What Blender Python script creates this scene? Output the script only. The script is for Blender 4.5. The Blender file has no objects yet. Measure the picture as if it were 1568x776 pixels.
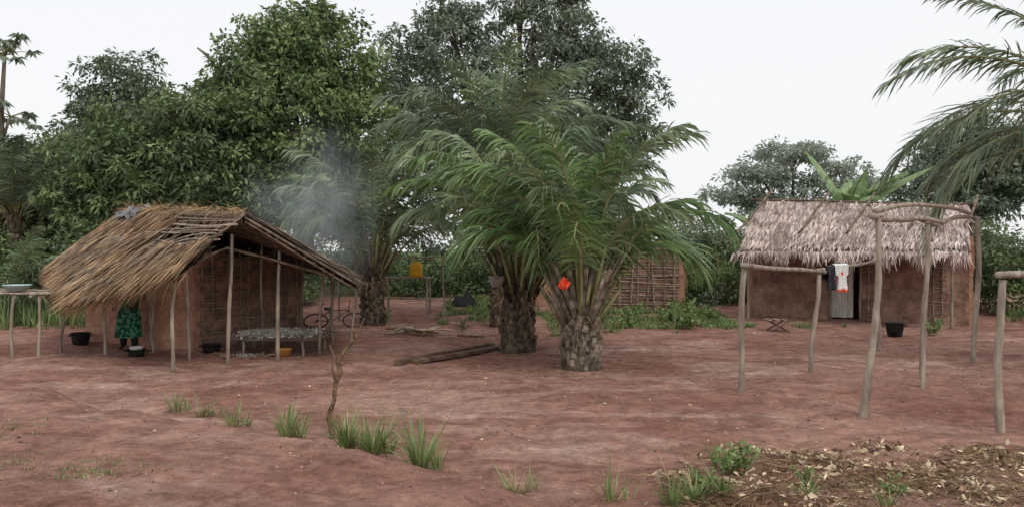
import bpy, math, random
import numpy as np
from mathutils import Vector, noise as mn
rng=np.random.default_rng(7); random.seed(7)
scene=bpy.context.scene
scene.view_settings.view_transform='Standard'
try: scene.view_settings.look='None'
except Exception: pass
scene.view_settings.exposure=0

def sm(a,b,x):
    t=min(1,max(0,(x-a)/(b-a))); return t*t*(3-2*t)
def zg(x,y):
    q=(x+7.5)*(-.566)+(y-11.7)*(-.825)
    near=abs(x)<60 and -5<y<60
    q2=q+.8*mn.noise(Vector((x*.45,y*.45,11)))+.15*mn.noise(Vector((x*2,y*2,1))) if near else q
    left=1-sm(-1.5,1.2,x)
    z=.5*sm(20,34,y)+.24*sm(-.35,.3,q2)*(.35+.65*left)
    if near:
        z+=.07*mn.noise(Vector((x*.45,y*.45,0)))+.035*mn.noise(Vector((x*1.5,y*1.5,3)))
        z+=.022*mn.noise(Vector((x*4,y*4,9)))
        if y<14: z+=.012*mn.noise(Vector((x*8,y*8,5)))
        if q2>0: z+=.05*mn.noise(Vector((x*1.1,y*1.6,21)))
    return z
# ------------------------------------------------ materials
def mat(name,c1,c2,scale=4,rough=.85,bump=.3,bscale=25,island=0,transl=0,stretch=(1,1,1),spec=.2,detail=6,lo=.35,hi=.65,hue=0,crack=0,crackscale=5):
    m=bpy.data.materials.new(name); m.use_nodes=True; nt=m.node_tree; N=nt.nodes; L=nt.links
    for n in list(N): N.remove(n)
    out=N.new('ShaderNodeOutputMaterial'); p=N.new('ShaderNodeBsdfPrincipled')
    p.inputs['Roughness'].default_value=rough; p.inputs['Specular IOR Level'].default_value=spec
    tc=N.new('ShaderNodeTexCoord'); mp=N.new('ShaderNodeMapping'); mp.inputs['Scale'].default_value=stretch
    L.new(tc.outputs['Object'],mp.inputs['Vector'])
    nz=N.new('ShaderNodeTexNoise'); nz.inputs['Scale'].default_value=scale; nz.inputs['Detail'].default_value=detail
    L.new(mp.outputs[0],nz.inputs['Vector'])
    cr=N.new('ShaderNodeValToRGB'); e=cr.color_ramp.elements
    e[0].position=lo; e[0].color=(*c1,1); e[1].position=hi; e[1].color=(*c2,1)
    L.new(nz.outputs['Fac'],cr.inputs[0]); col=cr.outputs[0]
    if crack:
        vo=N.new('ShaderNodeTexVoronoi'); vo.feature='DISTANCE_TO_EDGE'; vo.inputs['Scale'].default_value=crackscale
        ad=N.new('ShaderNodeMixRGB'); ad.blend_type='ADD'; ad.inputs[0].default_value=.25
        L.new(mp.outputs[0],ad.inputs[1]); L.new(nz.outputs['Color'],ad.inputs[2]); L.new(ad.outputs[0],vo.inputs['Vector'])
        mr=N.new('ShaderNodeMapRange'); mr.inputs[1].default_value=0; mr.inputs[2].default_value=.05; mr.inputs[3].default_value=1-crack; mr.inputs[4].default_value=1
        L.new(vo.outputs['Distance'],mr.inputs[0])
        mu=N.new('ShaderNodeMixRGB'); mu.blend_type='MULTIPLY'; mu.inputs[0].default_value=1
        L.new(col,mu.inputs[1]); L.new(mr.outputs[0],mu.inputs[2]); col=mu.outputs[0]
    if island or hue:
        g=N.new('ShaderNodeNewGeometry'); hs=N.new('ShaderNodeHueSaturation')
        mr=N.new('ShaderNodeMapRange'); mr.inputs[3].default_value=1-island; mr.inputs[4].default_value=1+island
        L.new(g.outputs['Random Per Island'],mr.inputs[0]); L.new(mr.outputs[0],hs.inputs['Value'])
        if hue:
            m2=N.new('ShaderNodeMath'); m2.operation='MULTIPLY'; m2.inputs[1].default_value=7.31
            m3=N.new('ShaderNodeMath'); m3.operation='FRACT'
            m4=N.new('ShaderNodeMapRange'); m4.inputs[3].default_value=.5-hue; m4.inputs[4].default_value=.5+hue
            L.new(g.outputs['Random Per Island'],m2.inputs[0]); L.new(m2.outputs[0],m3.inputs[0]); L.new(m3.outputs[0],m4.inputs[0]); L.new(m4.outputs[0],hs.inputs['Hue'])
        L.new(col,hs.inputs['Color']); col=hs.outputs[0]
    L.new(col,p.inputs['Base Color'])
    if bump:
        n2=N.new('ShaderNodeTexNoise'); n2.inputs['Scale'].default_value=bscale; n2.inputs['Detail'].default_value=5
        L.new(mp.outputs[0],n2.inputs['Vector']); b=N.new('ShaderNodeBump'); b.inputs['Strength'].default_value=bump; b.inputs['Distance'].default_value=.03
        L.new(n2.outputs['Fac'],b.inputs['Height']); L.new(b.outputs[0],p.inputs['Normal'])
    sh=p.outputs[0]
    if transl:
        t=N.new('ShaderNodeBsdfTranslucent'); L.new(col,t.inputs[0]); mx=N.new('ShaderNodeMixShader'); mx.inputs[0].default_value=transl
        L.new(sh,mx.inputs[1]); L.new(t.outputs[0],mx.inputs[2]); sh=mx.outputs[0]
    L.new(sh,out.inputs[0]); return m
def leafmat(name,c1,c2,scale=.7,isl=.45,rough=.5,tr=.25,hue=.02,spec=.35):
    return mat(name,c1,c2,scale=scale,rough=rough,bump=0,island=isl,transl=tr,hue=hue,spec=spec,detail=3)
M_mango=leafmat('mango_leaf',(.115,.175,.065),(.29,.365,.16),scale=.9)  # yellowish leaf green, lightened to paint in a general haze
M_dark=leafmat('dark_leaf',(.075,.108,.06),(.14,.18,.10))  # dark leaf green, also lightened for the painted-in haze
M_mid=leafmat('mid_leaf',(.065,.108,.045),(.165,.215,.10))
M_haze=leafmat('painted_haze_leaf',(.155,.195,.145),(.245,.285,.205),scale=.5)  # aerial haze painted into the leaf colour: paler and greyer green
M_haze2=leafmat('painted_haze_leaf_far',(.30,.345,.29),(.38,.42,.35),scale=.5,isl=.2)  # stronger distance haze put into the colour, for the farthest crown
M_bush=leafmat('bush_leaf',(.09,.145,.055),(.22,.29,.125))
M_frond=leafmat('palm_leaflet',(.11,.16,.085),(.25,.32,.175),scale=1.2,rough=.38,spec=.5)
M_frondb=leafmat('palm_leaflet_dark',(.08,.12,.07),(.18,.23,.135),scale=1.2,rough=.42,spec=.5)
M_frondg=leafmat('palm_leaflet_bright',(.075,.145,.045),(.18,.275,.10),scale=1.5,rough=.38,spec=.5)
M_rachis=mat('palm_rachis',(.2,.2,.08),(.32,.3,.15),scale=6,bump=.1)
M_boot=mat('palm_boot',(.10,.08,.06),(.31,.26,.2),scale=7,bump=.6,island=.45)
M_bootd=mat('palm_boot_dark',(.05,.038,.03),(.17,.13,.09),scale=7,bump=.6,island=.45)
M_bark=mat('bark',(.09,.075,.055),(.2,.17,.13),scale=6,bump=.6,stretch=(1,1,.3))
M_pole=mat('weathered_pole',(.19,.15,.115),(.42,.36,.29),scale=9,bump=.6,stretch=(1,1,.25),bscale=35)
M_poled=mat('dark_pole',(.09,.065,.045),(.24,.18,.13),scale=9,bump=.5,stretch=(1,1,.25))
M_branch=mat('dead_branch',(.09,.055,.035),(.25,.16,.1),scale=14,bump=.6)
M_thatch=mat('thatch_brown',(.20,.125,.072),(.46,.315,.185),scale=1.6,bump=0,island=.5,hue=.012)
M_thatchg=mat('thatch_grey',(.14,.11,.085),(.29,.235,.185),scale=2.5,bump=0,island=.45)
M_thatchp=mat('thatch_palm_leaf',(.34,.26,.23),(.60,.50,.455),scale=1.6,bump=0,island=.45,hue=.01)
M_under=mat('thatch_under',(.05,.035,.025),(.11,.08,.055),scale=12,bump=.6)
M_underp=mat('palm_thatch_under',(.16,.12,.1),(.3,.24,.2),scale=12,bump=.6)
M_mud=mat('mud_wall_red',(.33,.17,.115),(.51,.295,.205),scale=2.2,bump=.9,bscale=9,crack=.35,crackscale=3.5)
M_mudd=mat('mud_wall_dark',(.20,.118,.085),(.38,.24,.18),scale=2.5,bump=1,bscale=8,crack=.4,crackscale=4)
M_mudl=mat('mud_infill',(.22,.12,.085),(.46,.28,.2),scale=3.5,bump=1,bscale=8,crack=.4,crackscale=5)
M_stick=mat('wattle_stick',(.17,.13,.10),(.38,.31,.24),scale=8,bump=.4,island=.35)
M_door=mat('door_wood',(.40,.365,.33),(.62,.575,.52),scale=6,bump=.4,stretch=(4,4,.4))
M_plank=mat('old_plank',(.075,.045,.032),(.18,.115,.08),scale=5,bump=.5,stretch=(1,1,1))
M_black=mat('sooty_pot',(.008,.008,.009),(.03,.028,.028),scale=10,rough=.6,bump=.2)
M_yellow=mat('yellow_plastic',(.72,.38,.02),(.85,.5,.03),scale=4,rough=.45,bump=.05,spec=.4)
M_orange=mat('orange_plastic',(.5,.24,.06),(.6,.3,.09),scale=4,rough=.5,bump=.05)
M_enamel=mat('pale_enamel',(.35,.5,.5),(.5,.62,.6),scale=4,rough=.4,bump=.05)
M_white=mat('white_cloth',(.75,.75,.75),(.85,.85,.85),scale=6,bump=.2)
M_red=mat('red_cloth',(.8,.06,.03),(.9,.14,.06),scale=8,bump=.2)
M_blackc=mat('black_cloth',(.015,.015,.02),(.04,.04,.05),scale=6,bump=.2)
M_chip=mat('cassava_chip',(.5,.46,.4),(.74,.7,.64),scale=6,bump=.1,island=.25)
M_husk=mat('dry_husk',(.36,.255,.155),(.70,.58,.42),scale=3,bump=.1,island=.45,hue=.015)
M_straw=mat('dry_straw',(.16,.10,.06),(.34,.24,.14),scale=3,bump=0,island=.5)
M_grass=leafmat('grass_blade',(.13,.20,.06),(.27,.36,.14),scale=3,tr=.3)
M_grassdry=leafmat('grass_dry',(.26,.21,.11),(.42,.35,.2),scale=3,tr=.2)
M_stone=mat('pebble',(.2,.12,.1),(.42,.3,.25),scale=5,island=.4)
M_metal=mat('rusty_metal',(.05,.035,.03),(.12,.08,.06),scale=8,rough=.6)
M_skin=mat('dark_skin',(.05,.028,.018),(.07,.04,.027),scale=5,rough=.5,bump=.05)
M_hair=mat('black_hair',(.006,.005,.005),(.012,.01,.01),scale=40,bump=.4)
M_robe=mat('green_print_cloth',(.015,.06,.035),(.08,.27,.16),scale=14,bump=.15,lo=.47,hi=.53)
M_trouser=mat('dark_trousers',(.02,.02,.025),(.04,.04,.05),scale=6)
M_ash=mat('ash',(.2,.19,.18),(.4,.38,.36),scale=8)
M_ban=leafmat('banana_leaf',(.20,.31,.14),(.32,.45,.23),scale=1.5,isl=.15,tr=.35)

# ------------------------------------------------ mesh builder
class MB:
    def __init__(s): s.V=[];s.F=[];s.M=[];s.S=[];s.n=0;s.mats=[]
    def mi(s,m):
        if m not in s.mats: s.mats.append(m)
        return s.mats.index(m)
    def add(s,V,F,m,smooth=False):
        V=np.asarray(V,float).reshape(-1,3); F=np.asarray(F,int).reshape(-1,4)
        s.V.append(V); s.F.append(F+s.n); s.n+=len(V)
        s.M.append(np.full(len(F),s.mi(m))); s.S.append(np.full(len(F),smooth))
    def build(s,name,parent=None):
        V=np.concatenate(s.V);F=np.concatenate(s.F);Mi=np.concatenate(s.M);Sm=np.concatenate(s.S)
        me=bpy.data.meshes.new(name); me.vertices.add(len(V)); me.vertices.foreach_set('co',V.ravel())
        me.loops.add(F.size); me.loops.foreach_set('vertex_index',F.ravel().astype(np.int32))
        me.polygons.add(len(F)); me.polygons.foreach_set('loop_start',np.arange(0,F.size,4,dtype=np.int32))
        me.polygons.foreach_set('loop_total',np.full(len(F),4,dtype=np.int32))
        me.polygons.foreach_set('material_index',Mi.astype(np.int32)); me.polygons.foreach_set('use_smooth',Sm.astype(bool))
        for m in s.mats: me.materials.append(m)
        me.update(calc_edges=True)
        o=bpy.data.objects.new(name,me); scene.collection.objects.link(o)
        if parent: o.parent=parent
        return o
def empty(name,loc=(0,0,0)):
    o=bpy.data.objects.new(name,None); scene.collection.objects.link(o); return o
def nrm(a): return a/np.maximum(np.linalg.norm(a,axis=-1,keepdims=True),1e-9)
def rdir(n):
    return nrm(rng.normal(size=(n,3)))
def leaves(mb,B,D,L,W,m,droop=.15):
    n=len(B); D=nrm(D); S=nrm(np.cross(D,rdir(n)+np.array([0,0,.8])))
    L=L[:,None];W=W[:,None]; dn=np.array([0,0,-1.])*L*droop
    v=np.stack([B,B+D*L*.45+S*W*.5,B+D*L+dn,B+D*L*.45-S*W*.5],1)
    mb.add(v,np.arange(n*4).reshape(n,4),m)
def strips(mb,P,D,S,L,W,droop,m,prof=(1,.9,.6,.08),smooth=False):
    n=len(P);k=len(prof);D=nrm(D);S=nrm(S);L=np.broadcast_to(L,(n,));W=np.broadcast_to(W,(n,));droop=np.broadcast_to(droop,(n,))
    V=np.zeros((n,k,2,3))
    for i,w in enumerate(prof):
        t=i/(k-1); c=P+D*(L*t)[:,None]; c=c.copy(); c[:,2]-=droop*L*t*t
        V[:,i,0]=c-S*(W*w*.5)[:,None]; V[:,i,1]=c+S*(W*w*.5)[:,None]
    b=np.arange(n)[:,None]*(2*k); F=[]
    for i in range(k-1): F.append(np.concatenate([b+2*i,b+2*i+1,b+2*i+3,b+2*i+2],1))
    mb.add(V,np.concatenate(F),m,smooth)
def tube(mb,pts,rad,m,n=8,jit=0.0,smooth=True):
    P=np.asarray(pts,float); k=len(P); R=np.broadcast_to(np.asarray(rad,float),(k,)).copy()
    T=np.gradient(P,axis=0); T=nrm(T); ref=np.array([0,0,1.]) if abs(T[0][2])<.8 else np.array([1.,0,0])
    A=[];B=[]; a=nrm(np.cross(T[0],ref))
    for i in range(k):
        a=a-T[i]*np.dot(a,T[i]); a=a/max(np.linalg.norm(a),1e-9); A.append(a); B.append(np.cross(T[i],a))
    P=np.concatenate([P[:1],P,P[-1:]]); R=np.concatenate([[.0008],R,[.0008]]); A=[A[0]]+A+[A[-1]];B=[B[0]]+B+[B[-1]]
    k+=2; th=np.arange(n)/n*2*math.pi; V=np.zeros((k,n,3))
    for i in range(k):
        r=R[i]*(1+jit*rng.normal(size=n)) if R[i]>.001 else np.full(n,R[i])
        V[i]=P[i]+np.outer(np.cos(th)*r,A[i])+np.outer(np.sin(th)*r,B[i])
    F=[]
    for i in range(k-1):
        for j in range(n):
            j2=(j+1)%n; F.append((i*n+j,i*n+j2,(i+1)*n+j2,(i+1)*n+j))
    mb.add(V,F,m,smooth)
def pole(mb,a,b,r0,r1=None,m=None,crook=.02,seg=7,n=8,knots=True):
    a=np.array(a,float);b=np.array(b,float); m=m or M_pole; r1=r1 or r0*.85
    t=np.linspace(0,1,seg); P=a+(b-a)*t[:,None]
    A=rng.normal(size=(3,3))*crook
    off=np.outer(np.sin(math.pi*t),A[0])*.9+np.outer(np.sin(2*math.pi*t),A[1])*.5+np.outer(np.sin(4*math.pi*t+1),A[2])*.18*np.sin(math.pi*t)[:,None]; P=P+off
    R=r0+(r1-r0)*t; R=R*(1+rng.normal(size=seg)*(.07 if knots else 0))*.92
    tube(mb,P,R,m,n=n,jit=.05)
def box(mb,c,s,m,rz=0,tilt=0):
    x,y,z=[q/2 for q in s]; V=np.array([(-x,-y,-z),(x,-y,-z),(x,y,-z),(-x,y,-z),(-x,-y,z),(x,-y,z),(x,y,z),(-x,y,z)],float)
    if tilt:
        ct,st=math.cos(tilt),math.sin(tilt); V=V@np.array([[ct,0,-st],[0,1,0],[st,0,ct]]).T
    cz,sz=math.cos(rz),math.sin(rz); V=V@np.array([[cz,-sz,0],[sz,cz,0],[0,0,1]]).T
    mb.add(V+np.array(c),[(0,3,2,1),(4,5,6,7),(0,1,5,4),(1,2,6,5),(2,3,7,6),(3,0,4,7)],m)
def lathe(mb,prof,c,m,n=24,sx=1,sy=1):
    k=len(prof);V=np.zeros((k,n,3));th=np.arange(n)/n*2*math.pi
    for i,(r,z) in enumerate(prof): V[i]=np.stack([np.cos(th)*r*sx,np.sin(th)*r*sy,np.full(n,z)],1)
    F=[(i*n+j,i*n+(j+1)%n,(i+1)*n+(j+1)%n,(i+1)*n+j) for i in range(k-1) for j in range(n)]
    mb.add(V+np.array(c),F,m,True)
def wall(mb,p0,p1,z0,z1,th,m,amp=.03,res=.14,z1b=None):
    p0=np.array(p0,float);p1=np.array(p1,float);d=p1-p0;Ln=np.linalg.norm(d);d/=Ln;nn=np.array([d[1],-d[0]])
    z1b=z1 if z1b is None else z1b
    nx=max(2,int(Ln/res));nz=max(2,int((max(z1,z1b)-z0)/res))
    def pt(u,v,w):
        zt=z1+(z1b-z1)*u; p=p0+d*Ln*u+nn*(w-.5)*th; q=Vector((p[0],p[1],z0+(zt-z0)*v))
        k=mn.noise(q*1.3)*amp+mn.noise(q*4.5)*amp*.6
        dz=mn.noise(q*2.1+Vector((9,0,0)))*amp*1.5 if v>.99 else 0
        return (q[0]+nn[0]*k,q[1]+nn[1]*k,q[2]+dz)
    def grid(f,a,b):
        V=[f(i/a,j/b) for i in range(a+1) for j in range(b+1)]
        F=[(i*(b+1)+j,(i+1)*(b+1)+j,(i+1)*(b+1)+j+1,i*(b+1)+j+1) for i in range(a) for j in range(b)]
        mb.add(V,F,m,True)
    grid(lambda u,v:pt(u,v,1),nx,nz); grid(lambda u,v:pt(1-u,v,0),nx,nz)
    grid(lambda u,v:pt(u,1,1-v),nx,2); grid(lambda u,v:pt(0,v,u),2,nz); grid(lambda u,v:pt(1,v,1-u),2,nz)
def lattice(mb,p0,p1,z0,z1,m,dh=.13,dv=.45,off=.1,r=.013):
    p0=np.array(p0,float);p1=np.array(p1,float);d=p1-p0;Ln=np.linalg.norm(d);d/=Ln;nn=np.array([d[1],-d[0]])
    z=z0+.1
    while z<z1:
        a=p0+nn*off;b=p1+nn*off
        pole(mb,(*a,z+rng.normal()*.02),(*b,z+rng.normal()*.02),r,m=m,crook=.022,seg=8,n=5); z+=dh*rng.uniform(.75,1.25)
    x=.05
    while x<Ln:
        a=p0+nn*(off+.03)+d*x; e=a+d*rng.normal()*.05
        pole(mb,(*a,z0),(*e,z1+rng.uniform(0,.12)),r*1.4,m=m,crook=.02,n=6); x+=dv*rng.uniform(.7,1.3)
def thatch(mb,r0,r1,e1,e0,n,L,W,m,lift=.05,rows=None,skip=None,jit=.12,droop=.05,sheet=True,sheetm=None,edge=.6,prof=(1,1,.75,.2)):
    r0,r1,e0,e1=[np.array(q,float) for q in (r0,r1,e0,e1)]
    u=rng.random(n); v=rng.random(n)*1.02-.02
    if rows: v=(rng.integers(0,rows,n)+rng.normal(size=n)*.12)/rows
    R=r0+(r1-r0)*u[:,None];E=e0+(e1-e0)*u[:,None]
    v=v*(1-edge*L/np.maximum(np.linalg.norm(E-R,axis=1),L*1.2))
    if skip is not None:
        k=~skip(u,v); u=u[k];v=v[k];n=len(u);R=R[k];E=E[k]
    dn=nrm(E-R); P=R+(E-R)*v[:,None]; a=nrm((r1-r0)+(e1-e0)); nr=nrm(np.cross(np.broadcast_to(a,dn.shape),dn)); nr=np.where(nr[:,2:3]<0,-nr,nr)
    D=dn+a*rng.normal(size=(n,1))*jit+nr*(.04+rng.random((n,1))*.07)
    P=P+nr*(rng.random((n,1))*lift+.01); S=np.broadcast_to(a,D.shape)+nr*rng.normal(size=(n,1))*.5
    strips(mb,P,D,S,L*rng.uniform(.6,1.3,n),W*rng.uniform(.5,1.4,n),droop*rng.uniform(.3,2,n),m,prof=prof)
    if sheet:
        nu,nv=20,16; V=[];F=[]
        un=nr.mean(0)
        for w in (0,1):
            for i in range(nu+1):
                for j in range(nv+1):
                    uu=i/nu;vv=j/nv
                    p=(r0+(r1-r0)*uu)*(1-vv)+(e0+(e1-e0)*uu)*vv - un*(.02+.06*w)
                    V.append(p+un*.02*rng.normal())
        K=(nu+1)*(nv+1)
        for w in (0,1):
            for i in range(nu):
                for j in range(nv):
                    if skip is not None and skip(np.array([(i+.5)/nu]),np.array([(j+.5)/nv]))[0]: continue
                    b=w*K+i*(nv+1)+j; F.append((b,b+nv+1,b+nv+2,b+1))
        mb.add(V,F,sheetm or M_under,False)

# ------------------------------------------------ ground
def build_ground():
    far=[16*1.25**i for i in range(1,18)]
    xs=np.array([-f for f in far[::-1]]+list(np.linspace(-16,-9,50)[:-1])+list(np.linspace(-9,9,330))+list(np.linspace(9,16,50)[1:])+far)
    ys=np.array([-60,-30,-12,-4,0,2]+list(np.linspace(3,14,240)[:-1])+list(np.linspace(14,30,130))+[30+ .3*1.3**i for i in range(2,28)])
    V=[(x,y,zg(x,y)) for y in ys for x in xs]; nx=len(xs)
    F=[(j*nx+i,j*nx+i+1,(j+1)*nx+i+1,(j+1)*nx+i) for j in range(len(ys)-1) for i in range(nx-1)]
    m=bpy.data.materials.new('red_earth'); m.use_nodes=True; nt=m.node_tree;N=nt.nodes;L=nt.links
    p=N['Principled BSDF']; p.inputs['Roughness'].default_value=.95; p.inputs['Specular IOR Level'].default_value=.1
    tc=N.new('ShaderNodeTexCoord')
    def nz(s,d=6,dist=0,r=.6,st=None):
        n=N.new('ShaderNodeTexNoise'); n.inputs['Scale'].default_value=s; n.inputs['Detail'].default_value=d; n.inputs['Distortion'].default_value=dist; n.inputs['Roughness'].default_value=r
        if st:
            mp=N.new('ShaderNodeMapping'); mp.inputs['Scale'].default_value=st; mp.inputs['Location'].default_value=(3,7,1); L.new(tc.outputs['Object'],mp.inputs[0]); L.new(mp.outputs[0],n.inputs['Vector'])
        else: L.new(tc.outputs['Object'],n.inputs['Vector'])
        return n
    def ramp(src,a,ca,b,cb):
        r=N.new('ShaderNodeValToRGB'); e=r.color_ramp.elements; e[0].position=a;e[0].color=(*ca,1);e[1].position=b;e[1].color=(*cb,1); L.new(src,r.inputs[0]); return r.outputs[0]
    def mix(f,a,b,t='MIX'):
        x=N.new('ShaderNodeMixRGB'); x.blend_type=t
        if isinstance(f,float): x.inputs[0].default_value=f
        else: L.new(f,x.inputs[0])
        for i,q in ((1,a),(2,b)):
            if isinstance(q,tuple): x.inputs[i].default_value=(*q,1)
            else: L.new(q,x.inputs[i])
        return x.outputs[0]
    big=ramp(nz(.35,7,.6).outputs['Fac'],.36,(.30,.148,.115),.64,(.45,.262,.21))
    worn=ramp(nz(.5,9,.9,.65,(.55,1.3,1)).outputs['Fac'],.5,(0,0,0),.66,(.95,.95,.95))
    c=mix(worn,big,(.53,.355,.295))
    damp=ramp(nz(.9,9,1.2,.7,(.7,1.6,1)).outputs['Fac'],.5,(0,0,0),.66,(.8,.8,.8))
    c=mix(damp,c,(.235,.118,.09))
    midn=ramp(nz(2.6,9,.4,.7).outputs['Fac'],.35,(.70,.68,.67),.65,(1.15,1.15,1.15))
    c=mix(1.0,c,midn,'MULTIPLY')
    scuff=ramp(nz(6,7,.8,.78).outputs['Fac'],.38,(.72,.70,.69),.58,(1.1,1.1,1.1))
    c=mix(1.0,c,scuff,'MULTIPLY')
    fine=ramp(nz(45,6,0,.8).outputs['Fac'],.3,(.62,.62,.62),.7,(1.28,1.28,1.28))
    c=mix(1.0,c,fine,'MULTIPLY')
    sp=ramp(nz(13,8,0,.8).outputs['Fac'],.63,(0,0,0),.68,(1,1,1))
    c=mix(sp,c,(.17,.09,.068))
    sx=N.new('ShaderNodeSeparateXYZ'); L.new(tc.outputs['Object'],sx.inputs[0])
    mr=N.new('ShaderNodeMapRange'); mr.inputs[1].default_value=27; mr.inputs[2].default_value=33; L.new(sx.outputs['Y'],mr.inputs[0])
    c=mix(mr.outputs[0],c,(.09,.12,.04))
    L.new(c,p.inputs['Base Color'])
    b1=N.new('ShaderNodeBump'); b1.inputs['Strength'].default_value=1; b1.inputs['Distance'].default_value=.10; L.new(nz(3.5,10,.3,.7).outputs['Fac'],b1.inputs['Height'])
    vo=N.new('ShaderNodeTexVoronoi'); vo.feature='SMOOTH_F1'; vo.inputs['Scale'].default_value=5.5; vo.inputs['Randomness'].default_value=1; L.new(tc.outputs['Object'],vo.inputs['Vector'])
    b3=N.new('ShaderNodeBump'); b3.inputs['Strength'].default_value=.55; b3.inputs['Distance'].default_value=.035; L.new(vo.outputs['Distance'],b3.inputs['Height']); L.new(b1.outputs[0],b3.inputs['Normal'])
    b2=N.new('ShaderNodeBump'); b2.inputs['Strength'].default_value=.6; b2.inputs['Distance'].default_value=.014; L.new(nz(55,5,0,.7).outputs['Fac'],b2.inputs['Height']); L.new(b3.outputs[0],b2.inputs['Normal'])
    L.new(b2.outputs[0],p.inputs['Normal'])
    mb=MB(); mb.add(V,F,m,True); mb.build('ground')
build_ground()

# ------------------------------------------------ trees
def crown(mb,lobes,nc,npc,cr,ll,lw,m,droop=.6,shell=.55,m2=None,f2=0):
    lobes=[(l if len(l)==6 else (l[0],l[1],l[2],l[3],l[3],l[3]*.9)) for l in lobes]
    w=np.array([(l[3]*l[4]*l[5])**(2/3) for l in lobes]); w/=w.sum()
    idx=rng.choice(len(lobes),nc,p=w); LB=np.array(lobes)[idx]
    r=shell+(1.1-shell)*rng.random(nc)**.8
    C=LB[:,:3]+rdir(nc)*LB[:,3:]*r[:,None]; C+=rng.normal(size=C.shape)*cr*.4
    cs=rng.uniform(.5,1.35,nc)*cr
    off=rdir(nc*npc).reshape(nc,npc,3)*np.array([1,1,.65]); rr=rng.random((nc,npc,1))**.5
    P=C[:,None]+off*rr*cs[:,None,None]
    D=off+np.array([0,0,-droop])+rng.normal(size=off.shape)*.45
    P=P.reshape(-1,3);D=D.reshape(-1,3);n=len(P)
    Ls=ll*rng.uniform(.6,1.3,n)
    if m2 is not None:
        k=np.repeat(rng.random(nc)<f2,npc)
        leaves(mb,P[~k],D[~k],Ls[~k],lw*rng.uniform(.7,1.3,(~k).sum()),m); leaves(mb,P[k],D[k],Ls[k],lw*rng.uniform(.7,1.3,k.sum()),m2)
    else: leaves(mb,P,D,Ls,lw*rng.uniform(.7,1.3,n),m)
    return C
def tree(name,base,lobes,nc,npc,cr,ll,lw,m,tr=.3,droop=.35,shell=.5,m2=None,f2=0,fork=.35,barkm=None):
    mb=MB(); barkm=barkm or M_bark
    C=crown(mb,lobes,nc,npc,cr,ll,lw,m,droop,shell,m2,f2)
    bx,by=base; z0=zg(bx,by)-.1; zt=min(l[2] for l in lobes); top=max(l[2] for l in lobes)
    fz=z0+(top-z0)*fork
    F=np.array([bx+rng.normal()*.2,by,fz])
    tube(mb,[(bx,by,z0),(bx+.05,by,z0+.4),((bx+F[0])/2+.1,by,(z0+fz)/2),F],[tr*1.5,tr*1.1,tr,tr*.85],barkm,n=10,jit=.06)
    for l in lobes:
        c=np.array(l[:3]); mid=F+(c-F)*.5+np.array([0,0,-.15*abs(c[0]-F[0])])+rng.normal(size=3)*.15
        tube(mb,[F-np.array([0,0,.2]),F+(mid-F)*.5,mid,c],[tr*.6,tr*.45,tr*.35,tr*.15],barkm,n=7,jit=.05)
        d=np.linalg.norm(C-c,axis=1); near=np.argsort(d)[:12]
        for i in near[::2]:
            e=C[i]; q=mid+(c-mid)*rng.uniform(.4,1)
            tube(mb,[q,(q+e)/2+rng.normal(size=3)*.1,e],[tr*.16,tr*.1,tr*.04],barkm,n=5)
        far=np.where((d<l[3]*1.1)&(d>l[3]*.6))[0]
        for i in far[:8]:
            e=C[i]; tube(mb,[c,(c+e)/2+rng.normal(size=3)*.12,e],[tr*.15,tr*.09,tr*.03],barkm,n=5)
    return mb.build(name)
def L3(d,*a): return [(x,d+dy,z,r) for x,z,r,dy in a]
tree('mango_tree',(-7.6,29),L3(29,(-7.16,8.9,1.8,0),(-9.05,8.3,1.7,.3),(-5.9,8.5,1.3,0),(-10,6.8,1.5,0),(-7.9,6.5,2.4,-.5),(-5.6,6.2,1.7,0),(-9.2,4.4,1.9,-.4),(-6.8,4.2,2.,-.2),(-8.4,9.9,.9,0),(-6.9,10.2,.7,0),(-5.2,3.6,1.5,0)),1080,54,.46,.22,.10,M_mango,tr=.32,m2=M_mid,f2=.25,droop=.2)
tree('broadleaf_tree',(-20.2,42),L3(42,(-20.3,10.8,1.6,0),(-21.8,9.6,1.4,0),(-18.9,9.5,1.6,0),(-20,7,2.9,0),(-22.5,6.5,2.2,0),(-17.3,6.6,2.2,0)),480,46,.6,.3,.12,M_dark,tr=.35,m2=M_haze,f2=.3)
tree('mango_tree',(-11.6,27.2),L3(27,(-13.4,5.5,1.2,0),(-11.7,6.1,1.4,.2),(-10.3,6.3,1.2,0),(-12.4,4.4,1.8,-.4),(-10.2,4.4,1.8,-.3),(-14.4,3.9,1.4,0),(-8.7,3.7,1.4,0),(-13.2,2.6,1.5,-.3),(-10.6,2.6,1.6,-.5)),900,52,.44,.23,.085,M_mid,tr=.26,m2=M_mango,f2=.3,fork=.25)
tree('broadleaf_tree',(-18.4,31.2),L3(31,(-19,5.1,1.3,0),(-17.4,5.5,1.1,0),(-18.2,4.0,1.8,0),(-20.8,4.6,1.8,0),(-16.4,4.3,1.5,0),(-17,2.6,1.8,-.5),(-20,2.6,2,-.5),(-14.8,3.1,1.5,-.6)),740,46,.46,.22,.09,M_bush,tr=.22,m2=M_mid,f2=.4,fork=.25)
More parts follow.
